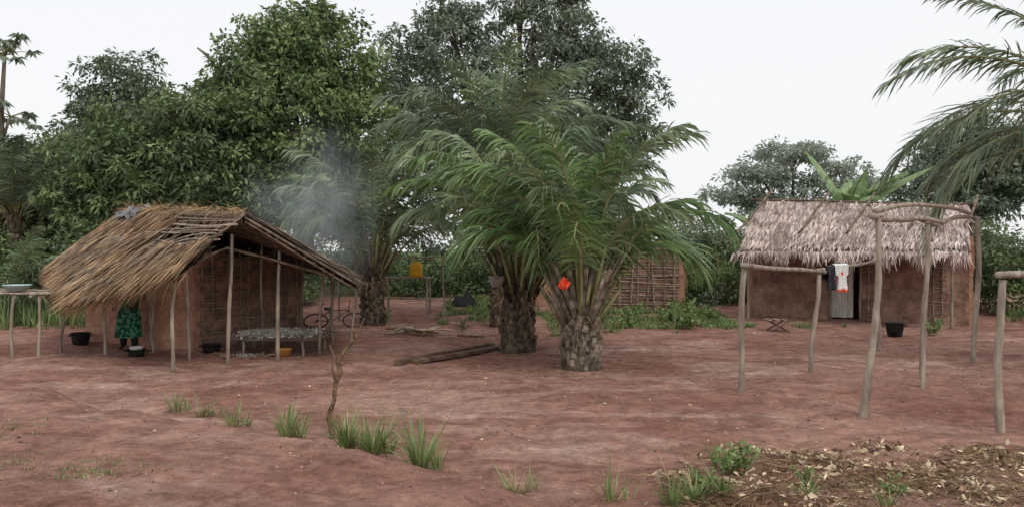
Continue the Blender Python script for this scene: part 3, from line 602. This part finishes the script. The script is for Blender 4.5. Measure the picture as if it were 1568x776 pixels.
pot('wash_basin',-7.2,15.4,.17,.15); 
mb=MB(); lathe(mb,[(.001,0),(.1,0),(.13,.06),(.135,.07),(.12,.06),(.001,.02)],(-7.2,15.4,zg(-7.2,15.4)+.13),M_white); mb.build('enamel_bowl')
mb=MB(); 
for p in ((-5.35,16.0),(-4.15,15.9),(-5.5,17.2),(-4.0,17.1)): pole(mb,g(*p,-.1),(p[0],p[1],.27),.03)
for i in range(12): pole(mb,(-5.65,15.95+i*.11,.29),(-3.85,15.88+i*.11,.29),.018,n=6,m=M_stick)
n=4200; P=np.stack([-4.75+rng.normal(size=n)*.36,16.5+rng.normal(size=n)*.3,.33+rng.random(n)*.09],1); P[:,0]=np.clip(P[:,0],-5.5,-4.0)+rng.normal(size=n)*.02;P[:,1]=np.clip(P[:,1],15.95,17.1)+rng.normal(size=n)*.02
leaves(mb,P,rdir(n)*(1,1,.3),rng.uniform(.04,.08,n),rng.uniform(.03,.05,n),M_chip); mb.build('drying_platform')
mb=MB(); lathe(mb,[(.001,0),(.13,0),(.17,.14),(.18,.15),(.16,.14),(.12,.02),(.001,.02)],(-4.5,15.8,zg(-4.5,15.8)),M_orange); mb.build('plastic_tub')
mb=MB()
for i in range(6):
    a=i*1.05; x,y=-5.2+math.cos(a)*.25,15.6+math.sin(a)*.2; tube(mb,[(x,y,zg(x,y)),(x+math.cos(a)*.35,y+math.sin(a)*.35,zg(x,y)+.05)],[.035,.03],M_branch,n=7)
n=500; P=np.stack([-5.2+rng.normal(size=n)*.15,15.6+rng.normal(size=n)*.13,zg(-5.2,15.6)+rng.random(n)*.04],1); leaves(mb,P,rdir(n),np.full(n,.04),np.full(n,.03),M_ash)
mb.build('cooking_fire')
# ------------------------------------------------ jerrycan table
mb=MB()
for p in ((-3.75,23.4),(-2.5,23.4),(-3.75,24.2),(-2.5,24.2)): pole(mb,g(*p),(*p,1.2),.035)
for i in range(8): pole(mb,(-3.9,23.3+i*.14,1.23),(-2.35,23.3+i*.14,1.23),.025,n=6)
pole(mb,(-3.8,23.4,.65),(-2.4,23.4,.65),.025); mb.build('pole_table')
def jerry(x,y,z):
    mb=MB(); prof=[(.001,0),(.15,0),(.18,.02),(.18,.32),(.15,.39),(.06,.43),(.001,.43)]
    n=24;V=[];k=len(prof)
    for r,zz in prof:
        for j in range(n):
            t=j/n*2*math.pi; c,s=math.cos(t),math.sin(t); pw=.35
            V.append((x+math.copysign(abs(c)**pw,c)*r,y+math.copysign(abs(s)**pw,s)*r*.7,z+zz))
    mb.add(V,[(i*n+j,i*n+(j+1)%n,(i+1)*n+(j+1)%n,(i+1)*n+j) for i in range(k-1) for j in range(n)],M_yellow,True)
    tube(mb,[(x-.1,y,z+.39),(x-.09,y,z+.47),(x+.03,y,z+.47),(x+.05,y,z+.41)],.016,M_yellow,n=8); tube(mb,[(x+.11,y,z+.36),(x+.12,y,z+.45)],[.03,.028],M_yellow,n=10)
    for h in (.1,.18,.26): tube(mb,[(x-.15,y-.128,z+h),(x+.15,y-.128,z+h)],.008,M_yellow,n=6)
    mb.build('jerrycan')
jerry(-2.82,23.6,1.26)
mb=MB(); pole(mb,(-6.3,22.8,1.8),(-1.8,22.8,1.85),.025,crook=.03)
for x in (-6.2,-4.9,-1.95): pole(mb,g(x,22.8),(x,22.8,1.82),.03)
mb.build('pole_rail')
def plank(name,a,b,w,h,z):
    mb=MB(); a=np.array(a);b=np.array(b);d=nrm(b-a);n=np.array([-d[1],d[0]]); k=10;V=[]; z=z+max(zg(*(a+(b-a)*t)) for t in (0,.25,.5,.75,1))
    for i in range(k+1):
        p=a+(b-a)*i/k; j=rng.normal(size=4)*.003
        for q,(s,t) in enumerate(((-1,0),(1,0),(1,1),(-1,1))): c=p+n*s*w/2; V.append((c[0]+j[q],c[1],z+t*h+j[q]))
    F=[(i*4+q,i*4+(q+1)%4,i*4+4+(q+1)%4,i*4+4+q) for i in range(k) for q in range(4)]+[(3,2,1,0),(k*4,k*4+1,k*4+2,k*4+3)]
    mb.add(V,F,M_plank); return mb.build(name)
plank('wooden_plank',(-2.05,14.35),(-.42,17.0),.14,.1,-.01); plank('wooden_plank',(-1.78,14.5),(-.1,16.85),.2,.06,-.01); plank('wooden_plank',(-1.3,19.3),(-.7,19),.12,.04,0)
mb=MB()
for i in range(22):
    x,y=-2.6+rng.normal()*.4,19.6+rng.normal()*.3; a=rng.uniform(-.5,.5); l=rng.uniform(.2,.6); z=zg(x,y)+.04+rng.random()*.1
    tube(mb,[(x,y,z),(x+math.cos(a)*l,y+math.sin(a)*l,z+rng.normal()*.04)],.028,(M_husk,M_branch,M_stick)[i%3],n=6,jit=.1,smooth=False)
mb.build('firewood_pile')
mb=MB()
for i in range(26):
    a=rng.uniform(-1.2,1.2); x,y=14.3+rng.normal()*.5,20.5+rng.normal()*.4; tube(mb,[(x,y,.05),(x+.5*math.sin(a),y+.3,.8+rng.random()*.5)],.03,M_poled,n=6)
mb.build('firewood_pile')
def bike(cx,cy):
    mb=MB(); z=zg(cx,cy)
    def ring(c,r,ax,ay,t,m,n=28):
        P=[np.array(c)+r*(math.cos(a)*ax+math.sin(a)*ay) for a in np.linspace(0,2*math.pi,n+1)]; tube(mb,P,t,m,n=6)
    X=nrm(np.array([1.,.35,0.]));Y=nrm(np.array([-.15,.75,.45]))
    c1=np.array([cx,cy,z+.2]);c2=c1+X*1.0
    for c in (c1,c2):
        ring(c,.31,X,Y,.018,M_black); ring(c,.29,X,Y,.006,M_metal)
        for k in range(14): a=k/14*6.28; tube(mb,[c,c+.29*(math.cos(a)*X+math.sin(a)*Y)],.0025,M_metal,n=4)
    s=c1+X*.42+Y*.0; top=c1+X*.32+Y*.45; h=c1+X*.85+Y*.48; seat=top+Y*.1
    for a,b in ((c1,s),(s,top),(c1,top),(s,h),(top,h),(h,c2),(top,seat)): tube(mb,[a,b],.014,M_metal,n=6)
    tube(mb,[seat-X*.12,seat+X*.12],[.05,.02],M_black,n=8); zz=np.cross(X,Y); tube(mb,[h+Y*.1-zz*.25,h+Y*.1,h+Y*.1+zz*.25],.012,M_metal,n=6); tube(mb,[h,h+Y*.1],.012,M_metal)
    mb.build('bicycle')
bike(-5.1,20.9)
mb=MB(); V=[];F=[];n=14; tx,ty=-1.55,26.6; tz=zg(tx,ty)-.12
for i in range(n+1):
    for j in range(16):
        t=j/16*6.283; r=i/n; p=Vector((math.cos(t)*r*.6,math.sin(t)*r*.5,0)); V.append((tx+p.x,ty+p.y,tz+.5*(1-r**2)*(1+.5*mn.noise(p*4))))
F=[(i*16+j,(i+1)*16+j,(i+1)*16+(j+1)%16,i*16+(j+1)%16) for i in range(n) for j in range(16)]
mb.add(V,F,M_black,True); mb.build('black_tarpaulin_heap')
mb=MB(); x,y=6.78,20.5; z=zg(x,y)
for i in range(6): box(mb,(x-.25+i*.1,y,z+.30),(.085,.42,.025),M_plank if i%2 else M_stick,rz=.0)
for s in (-1,1):
    tube(mb,[(x-.26,y+s*.17,z),(x+.24,y+s*.17,z+.285)],.02,M_poled,n=6); tube(mb,[(x+.26,y+s*.12,z),(x-.24,y+s*.12,z+.285)],.02,M_poled,n=6)
mb.build('folding_stool')
mb=MB(); 
lathe(mb,[(.001,0),(.1,0),(.16,.2),(.17,.21),(.14,.2),(.001,.03)],(-.30,15.6,1.35),M_ash); tube(mb,[(-.45,15.6,1.55),(-.30,15.6,1.75),(-.14,15.62,1.55)],.008,M_metal,n=5); tube(mb,[(-.3,15.6,1.74),(0,16.1,1.7)],.012,M_metal,n=5); mb.build('metal_bucket')
mb=MB(); V=[];n=10
for i in range(n+1):
    for j in range(n+1):
        u=i/n-.5;v=j/n; w=.19*math.sin(math.pi*(.22+.7*v)); V.append((.87+u*w+.015*math.sin(v*7),13.45+.05*math.sin(u*11)-v*.03,1.60-v*.17+.03*math.cos(u*6)))
mb.add(V,[(i*(n+1)+j,(i+1)*(n+1)+j,(i+1)*(n+1)+j+1,i*(n+1)+j+1) for i in range(n) for j in range(n)],M_red,True); tube(mb,[(.87,13.47,1.60),(1.0,14.,1.55)],.02,M_boot,n=5); mb.build('red_rag')

mb=MB()
zb0=zg(-2.02,8.9)
B=lambda x,z,dy=0:(x,8.9+dy,zb0+z*(1.33-zb0)/1.33)
tube(mb,[B(-2.0,-.12),B(-1.99,.05),B(-2.03,.25),B(-1.97,.42),B(-1.96,.6),B(-1.9,.72),B(-1.93,.85),B(-1.85,.97),B(-1.74,1.09),B(-1.68,1.22),B(-1.64,1.33)],[.038,.031,.03,.028,.026,.03,.024,.02,.017,.012,.007],M_branch,n=8,jit=.12)
tube(mb,[B(-1.95,.62),B(-2.0,.76,.03),B(-1.98,.9,.05),B(-2.03,1.02,.05)],[.02,.015,.012,.007],M_branch,n=6,jit=.1)
tube(mb,[B(-1.74,1.09),B(-1.76,1.18,-.04),B(-1.71,1.24,-.05)],[.012,.008,.004],M_branch,n=6)
tube(mb,[B(-1.92,.8),B(-1.82,.84,.05),B(-1.78,.80,.08)],[.011,.008,.004],M_branch,n=6)
mb.build('dead_branch')

# ------------------------------------------------ grass
def tuft(mb,x,y,n,L,spread,mt,W=.014,sp=.07):
    a=rng.random(n)*6.283; r=rng.random(n)*sp; P=np.stack([x+np.cos(a)*r,y+np.sin(a)*r,np.full(n,zg(x,y)-.01)],1)
    a2=a+rng.normal(size=n)*.6; e=rng.uniform(.1,1,n)*spread
    D=np.stack([np.cos(a2)*e,np.sin(a2)*e,np.ones(n)],1); S=np.stack([-np.sin(a2),np.cos(a2),np.zeros(n)],1)+rng.normal(size=(n,3))*.3
    strips(mb,P,D,S,L*rng.uniform(.4,1.15,n),W*rng.uniform(.6,1.3,n),rng.uniform(.05,.5,n),mt,prof=(.7,1,.8,.5,.06))
for (x,y,L,n,dry) in ((-4.33,10.3,.36,45,.5),(-3.83,9.95,.36,40,.8),(-3.3,9.5,.42,45,.6),(-2.48,8.85,.46,80,.2),(-1.72,8.4,.52,80,.1),(-1.4,8.1,.58,90,.08),(-.86,7.5,.6,85,.1),(0.03,6.85,.36,35,.8),(.82,6.65,.45,22,.3)):
    mb=MB(); nd=int(n*dry); L*=1.12; tuft(mb,x,y,max(3,n-nd),L,.75,M_grass,W=.016); tuft(mb,x,y,nd+22,L*.8,1.5,M_grassdry,W=.01); tuft(mb,x+.14,y+.06,n//3,L*.7,.8,M_grass)
    mb.build('grass_tuft')
def patch(name,pts,mt,L,W=.012,per=7,spread=1.,mt2=None):
    mb=MB()
    for (x,y) in pts: tuft(mb,x,y,per,L*rng.uniform(.6,1.3),spread,mt if (mt2 is None or rng.random()<.7) else mt2,W=W,sp=.09)
    return mb.build(name)
pts=[];it=0
while len(pts)<3200 and it<60000:
    it+=1
    y=rng.uniform(19,30); x=rng.uniform(-2.2,9)
    lim=19.2+max(0,(x-1.5))*.3+(3.2 if x<1 else 0)+(1.6*mn.noise(Vector((x*.8,y*.8,2))))
    if y>lim+.4 and mn.noise(Vector((x*.9,y*.9,5)))>-.2 and not(6.3<x and y>21.8 and y<27) and not(.6<x<6 and 25.3<y<28.5): pts.append((x,y))
patch('grass_verge',pts,M_grass,.2,W=.025,per=8,mt2=M_bush)
pts=[(rng.uniform(-22,-10.2),rng.uniform(20.5,25)) for _ in range(750)]
patch('tall_grass',pts,M_grass,.9,W=.03,per=9,spread=.5,mt2=M_mid)
pts=[(rng.uniform(5.8,9.5),rng.uniform(26.8,29.5)) for _ in range(420)]
patch('tall_grass',pts,M_grass,1.9,W=.035,per=8,spread=.35,mt2=M_grassdry)
pts=[(rng.uniform(-6,30),rng.uniform(30.5,33)) for _ in range(700)]
patch('tall_grass',pts,M_grass,1.0,W=.035,per=8,spread=.5,mt2=M_bush)
pts=[(rng.uniform(14,20),rng.uniform(19.8,23)) for _ in range(300)]
patch('tall_grass',pts,M_bush,.7,W=.03,per=8,spread=.6,mt2=M_grass)
pts=[(-4.6+rng.normal()*.35,6.9+rng.normal()*.2) for _ in range(40)]+[(-3.5+rng.normal()*.25,6.65+rng.normal()*.12) for _ in range(60)]+[(-5.2+rng.normal()*.25,8.1+rng.normal()*.25) for _ in range(30)]
patch('grass_patch',pts,M_grass,.07,W=.009,per=8,mt2=M_grassdry)
def weed(name,x,y,h,n,m=M_bush):
    mb=MB(); 
    for i in range(n):
        a=rng.random()*6.28; r=rng.random()*h*.6; bx,by=x+math.cos(a)*r*.4,y+math.sin(a)*r*.4; z=zg(bx,by); t=np.array([x+math.cos(a)*r*1.4,y+math.sin(a)*r*1.4,z+h*rng.uniform(.5,1)])
        b=np.array([bx,by,z]); tube(mb,[b,(b+t)/2+(0,0,.04),t],.004,M_rachis,n=4); k=16; f=rng.random((k,1))*.8+.2; P=b+(t-b)*f; leaves(mb,P,rdir(k)+np.array([0,0,.3]),rng.uniform(.4,1,k)*h*.3,np.full(k,h*.11),m)
    mb.build(name)
M_weed=leafmat('weed_leaf',(.14,.22,.07),(.25,.35,.14),scale=4)
weed('weed_plant',2.05,7.45,.32,13,M_weed); weed('weed_plant',1.65,6.95,.2,10,M_weed); weed('weed_plant',2.6,7.1,.18,9,M_weed); weed('weed_plant',3.3,6.9,.2,8,M_weed); weed('weed_plant',10.2,19.6,.45,14,M_weed); weed('weed_plant',-3.6,22.2,.4,14,M_frondg)
for p in ((3.1,21.2),(4.4,22.3),(5.7,22.8),(2.4,22.5),(3.7,23.6),(5.2,24.4),(4.6,20.9)): weed('weed_plant',*p,rng.uniform(.35,.7),14,M_weed)
weed('weed_plant',-1.3,20.8,.3,8)
mb=MB(); tuft(mb,1.75,6.75,70,.36,.9,M_grass); tuft(mb,2.5,6.8,40,.3,.9,M_grass); tuft(mb,2.0,7.7,40,.3,.9,M_grass); tuft(mb,1.3,6.5,60,.38,.9,M_grass); tuft(mb,1.5,6.6,60,.34,1.,M_grass); tuft(mb,3.1,6.6,30,.3,1.,M_grass); mb.build('grass_tuft')

def heap():
    mb=MB(); n=12500; x=rng.uniform(1.3,9,n*3); y=rng.uniform(5.2,8.9,n*3)
    k=[]
    for a,b in zip(x,y):
        e=8.2-max(0,2.2-a)*.9+mn.noise(Vector((a*1.1,b*1.1,1)))*.7+mn.noise(Vector((a*4,b*4,1)))*.3+rng.normal()*.12
        k.append(b<e and rng.random()<.3+.9*(mn.noise(Vector((a*1.3,b*1.3,4)))+.35))
    k=np.array(k); x=x[k];y=y[k]; n=len(x)
    z=np.array([zg(a,b)+.06*max(0,mn.noise(Vector((a*1.5,b*1.5,8)))+.2) for a,b in zip(x,y)])
    P=np.stack([x,y,z+rng.random(n)*.03],1)
    cl=np.array([mn.noise(Vector((a*1.6,b*1.6,14))) for a,b in zip(x,y)])
    h=(rng.random(n)<.42+cl*1.3); D=rdir(n)*(1,1,.35)
    hh=h&(rng.random(n)<.66); h2=h&~hh
    leaves(mb,P[hh],D[hh],rng.uniform(.03,.11,hh.sum()),rng.uniform(.02,.06,hh.sum()),M_husk,.1)
    leaves(mb,P[h2],D[h2],rng.uniform(.03,.10,h2.sum()),rng.uniform(.02,.06,h2.sum()),M_branch,.1)
    q=~h; strips(mb,P[q],D[q]*(1,1,.5)+(0,0,.05),rdir(q.sum()),rng.uniform(.1,.4,q.sum()),.009,.1,M_straw)
    mb.build('husk_and_straw_heap')
heap()
mb=MB(); n=1500; y=rng.uniform(6,24,n); x=rng.uniform(-.7,.7,n)*y; P=np.array([(a,b,zg(a,b)+.006) for a,b in zip(x,y)])
leaves(mb,P,rdir(n)*(1,1,.25)+(0,0,.1),rng.uniform(.02,.06,n),rng.uniform(.012,.03,n),M_straw); 
n=90; y=rng.uniform(6.5,20,n); x=rng.uniform(-.4,.6,n)*y; P=np.array([(a,b,zg(a,b)+.008) for a,b in zip(x,y)]); leaves(mb,P,rdir(n)*(1,1,.2),rng.uniform(.03,.09,n),rng.uniform(.02,.05,n),M_husk)
n=500; P=[]
for i in range(n):
    cx,cy=((.12,16.),(1.22,14.1),(-3,19.6),(-1,18.5))[i%4]; a=cx+rng.normal()*.9;b=cy+rng.normal()*.7; P.append((a,b,zg(a,b)+.01))
strips(mb,np.array(P),rdir(n)*(1,1,.1)+(0,0,.03),rdir(n),rng.uniform(.1,.4,n),.012,.05,M_straw)
n=160; y=rng.uniform(6.5,13,n); x=rng.uniform(-.6,.6,n)*y; P=np.array([(a,b,zg(a,b)+.01) for a,b in zip(x,y)]); strips(mb,P,rdir(n)*(1,1,.1)+(0,0,.03),rdir(n),rng.uniform(.05,.3,n),.007,.05,M_straw)
mb.build('leaf_litter')
mb=MB()
for i in range(700):
    y=rng.uniform(6,20); x=rng.uniform(-.65,.65)*y; r=rng.uniform(.006,.024); z=zg(x,y)
    tube(mb,[(x,y,z-r*.3),(x+r*.3,y,z+r*.2),(x,y,z+r*.7)],[r*.8,r,r*.5],M_stone,n=6,jit=.15)
mb.build('gravel')

# ------------------------------------------------ person
def person(x,y):
    root=empty('person'); z=zg(x,y)
    J={};V=[];E=[];R=[]
    def v(n,p,r,par=None):
        J[n]=len(V); V.append((x+p[0],y+p[1],z+p[2])); R.append(r)
        if par: E.append((J[par],J[n]))
    v('pel',(0,0,.9),.13); v('sp1',(.02,-.02,1.05),.12,'pel'); v('sp2',(.05,-.05,1.22),.135,'sp1'); v('ch',(.08,-.08,1.36),.11,'sp2'); v('nk',(.11,-.11,1.46),.05,'ch')
    v('jaw',(.135,-.145,1.53),.07,'nk'); v('hd',(.145,-.145,1.61),.092,'jaw'); v('ht',(.15,-.14,1.68),.07,'hd'); v('nose',(.17,-.255,1.58),.012,'hd')
    for s,nm in ((-1,'l'),(1,'r')):
        fx=.13*s
        v('hip'+nm,(.09*s,0,.86),.095,'pel'); v('kn'+nm,(fx,-.05-.04*s,.48),.06,'hip'+nm); v('an'+nm,(fx*1.2,.0-.08*s,.09),.04,'kn'+nm); v('ft'+nm,(fx*1.2,-.12-.08*s,.035),.035,'an'+nm); v('to'+nm,(fx*1.25,-.2-.08*s,.025),.025,'ft'+nm)
        v('sh'+nm,(.08+.17*s,-.07,1.34),.055,'ch'); v('el'+nm,(.08+.24*s,-.1,1.08),.04,'sh'+nm); v('wr'+nm,(.08+.2*s,-.3,.95),.027,'el'+nm); v('pa'+nm,(.08+.18*s,-.38,.92),.03,'wr'+nm)
        for k in range(4):
            o=(k-1.5)*.02; ll=(.07,.085,.08,.06)[k]; v(f'f{k}'+nm,(.08+.18*s+o,-.42,.9),.0095,'pa'+nm); v(f'g{k}'+nm,(.08+.18*s+o,-.42-ll*.5,.87),.0085,f'f{k}'+nm); v(f'h{k}'+nm,(.08+.18*s+o,-.42-ll*.7,.84),.0075,f'g{k}'+nm)
        v('t0'+nm,(.08+.18*s-.045*s,-.37,.9),.011,'pa'+nm); v('t1'+nm,(.08+.18*s-.06*s,-.41,.87),.009,'t0'+nm)
    me=bpy.data.meshes.new('body'); me.from_pydata(V,E,[]); o=bpy.data.objects.new('body',me); scene.collection.objects.link(o); o.parent=root
    sk=o.modifiers.new('skin','SKIN'); sk.use_smooth_shade=True
    lay=me.skin_vertices[0].data if len(me.skin_vertices) else None
    if lay is not None:
        for i,r in enumerate(R): lay[i].radius=(r,r)
        lay[0].use_root=True
    ss=o.modifiers.new('sub','SUBSURF'); ss.levels=1; ss.render_levels=2; me.materials.append(M_skin)
    mb=MB(); rings=[(1.45,.11,.08,.10,-.1),(1.38,.2,.11,.08,-.08),(1.2,.19,.15,.05,-.05),(1.0,.17,.15,.02,-.02),(.85,.21,.17,0,0),(.6,.24,.2,0,-.02),(.4,.26,.22,0,-.03),(.27,.28,.23,0,-.03)]
    n=32; VV=[]
    for i,(h,a,b,cx,cy) in enumerate(rings):
        for j in range(n):
            t=j/n*6.283; w=1+.07*math.sin(t*7)*(i/7); VV.append((x+cx+a*w*math.cos(t),y+cy+b*w*math.sin(t),z+h))
    mb.add(VV,[(i*n+j,i*n+(j+1)%n,(i+1)*n+(j+1)%n,(i+1)*n+j) for i in range(len(rings)-1) for j in range(n)],M_robe,True)
    for s in (-1,1): tube(mb,[(x+.08+.12*s,y-.07,z+1.37),(x+.08+.2*s,y-.08,z+1.25),(x+.08+.25*s,y-.11,z+1.08)],[.075,.08,.085],M_robe,n=12)
    mb.build('robe',root)
    mb=MB()
    for s in (-1,1): tube(mb,[(x+.1*s,y,z+.7),(x+.13*s,y-.05-.04*s,z+.46),(x+.156*s,y-.08*s,z+.1)],[.1,.085,.065],M_trouser,n=12)
    mb.build('trousers',root)
    mb=MB(); tube(mb,[(x+.15,y-.1,z+1.60),(x+.155,y-.1,z+1.68),(x+.155,y-.11,z+1.735)],[.09,.098,.06],M_hair,n=14); mb.build('hair',root)
    mb=MB()
    for s in (-1,1): tube(mb,[(x+.145+s*.1,y-.14,z+1.58),(x+.145+s*.105,y-.135,z+1.62)],[.014,.018],M_skin,n=8)
    for s in (-1,1): tube(mb,[(x+.155+s*.035,y-.228,z+1.612),(x+.155+s*.035,y-.235,z+1.612)],[.01,.008],M_white,n=8)
    mb.build('face',root)
try: person(-8.05,16.9)
except Exception as ex: print('PERSON',ex)

# ------------------------------------------------ smoke
def smoke(name,loc,scl,rot,dens,ns=1.6):
    import bmesh
    bm=bmesh.new(); bmesh.ops.create_uvsphere(bm,u_segments=24,v_segments=16,radius=1); me=bpy.data.meshes.new(name); bm.to_mesh(me); bm.free()
    o=bpy.data.objects.new(name,me); scene.collection.objects.link(o); o.location=loc;o.scale=scl;o.rotation_euler=rot
    m=bpy.data.materials.new(name); m.use_nodes=True;N=m.node_tree.nodes;L=m.node_tree.links
    for n in list(N): N.remove(n)
    out=N.new('ShaderNodeOutputMaterial'); v=N.new('ShaderNodeVolumeScatter'); v.inputs['Color'].default_value=(.82,.91,1,1)
    tc=N.new('ShaderNodeTexCoord'); g=N.new('ShaderNodeTexGradient'); g.gradient_type='SPHERICAL'; L.new(tc.outputs['Object'],g.inputs[0])
    nz=N.new('ShaderNodeTexNoise'); nz.inputs['Scale'].default_value=ns; nz.inputs['Detail'].default_value=2; nz.inputs['Distortion'].default_value=1.2; L.new(tc.outputs['Object'],nz.inputs[0])
    mr=N.new('ShaderNodeMapRange'); mr.inputs[1].default_value=.36;mr.inputs[2].default_value=.72; L.new(nz.outputs['Fac'],mr.inputs[0])
    a=N.new('ShaderNodeMath');a.operation='MULTIPLY';L.new(mr.outputs[0],a.inputs[0]);L.new(g.outputs['Fac'],a.inputs[1])
    b=N.new('ShaderNodeMath');b.operation='MULTIPLY';L.new(a.outputs[0],b.inputs[0]);b.inputs[1].default_value=dens; L.new(b.outputs[0],v.inputs['Density'])
    L.new(v.outputs[0],out.inputs['Volume']); me.materials.append(m)
smoke('smoke',(-4.35,18.6,2.75),(1.35,1.0,2.5),(0,.02,0),1.0,1.7)
smoke('smoke',(-5.3,19.8,3.1),(1.7,.9,1.1),(0,.35,0),.7,1.6)

# ------------------------------------------------ world, light, camera
w=bpy.data.worlds.new('World'); scene.world=w; w.use_nodes=True; N=w.node_tree.nodes;L=w.node_tree.links
bg=N['Background']; sky=N.new('ShaderNodeTexSky'); sky.sky_type='NISHITA'; sky.sun_disc=False
el=math.radians(52); az=math.radians(150)
sky.sun_elevation=el; sky.sun_rotation=az; sky.dust_density=6; sky.air_density=1.0
mx=N.new('ShaderNodeMixRGB'); mx.inputs[0].default_value=.88; mx.inputs[2].default_value=(9.4,9.45,9.55,1)
L.new(sky.outputs[0],mx.inputs[1]); L.new(mx.outputs[0],bg.inputs[0]); bg.inputs[1].default_value=.11
sd=bpy.data.lights.new('sun','SUN'); sd.energy=1.15; sd.angle=math.radians(18); sd.color=(1,.96,.9); so=bpy.data.objects.new('sun',sd); scene.collection.objects.link(so)
dirv=Vector((math.sin(az)*math.cos(el),math.cos(az)*math.cos(el),math.sin(el)))
so.rotation_euler=dirv.to_track_quat('Z','Y').to_euler(); so.location=(0,0,30)
cd=bpy.data.cameras.new('camera'); cd.sensor_width=36; cd.lens=28.26; cd.clip_end=3000; cd.clip_start=.05
co=bpy.data.objects.new('camera',cd); scene.collection.objects.link(co); co.location=(0,0,2.1); co.rotation_euler=(math.radians(90-.37),0,0); scene.camera=co
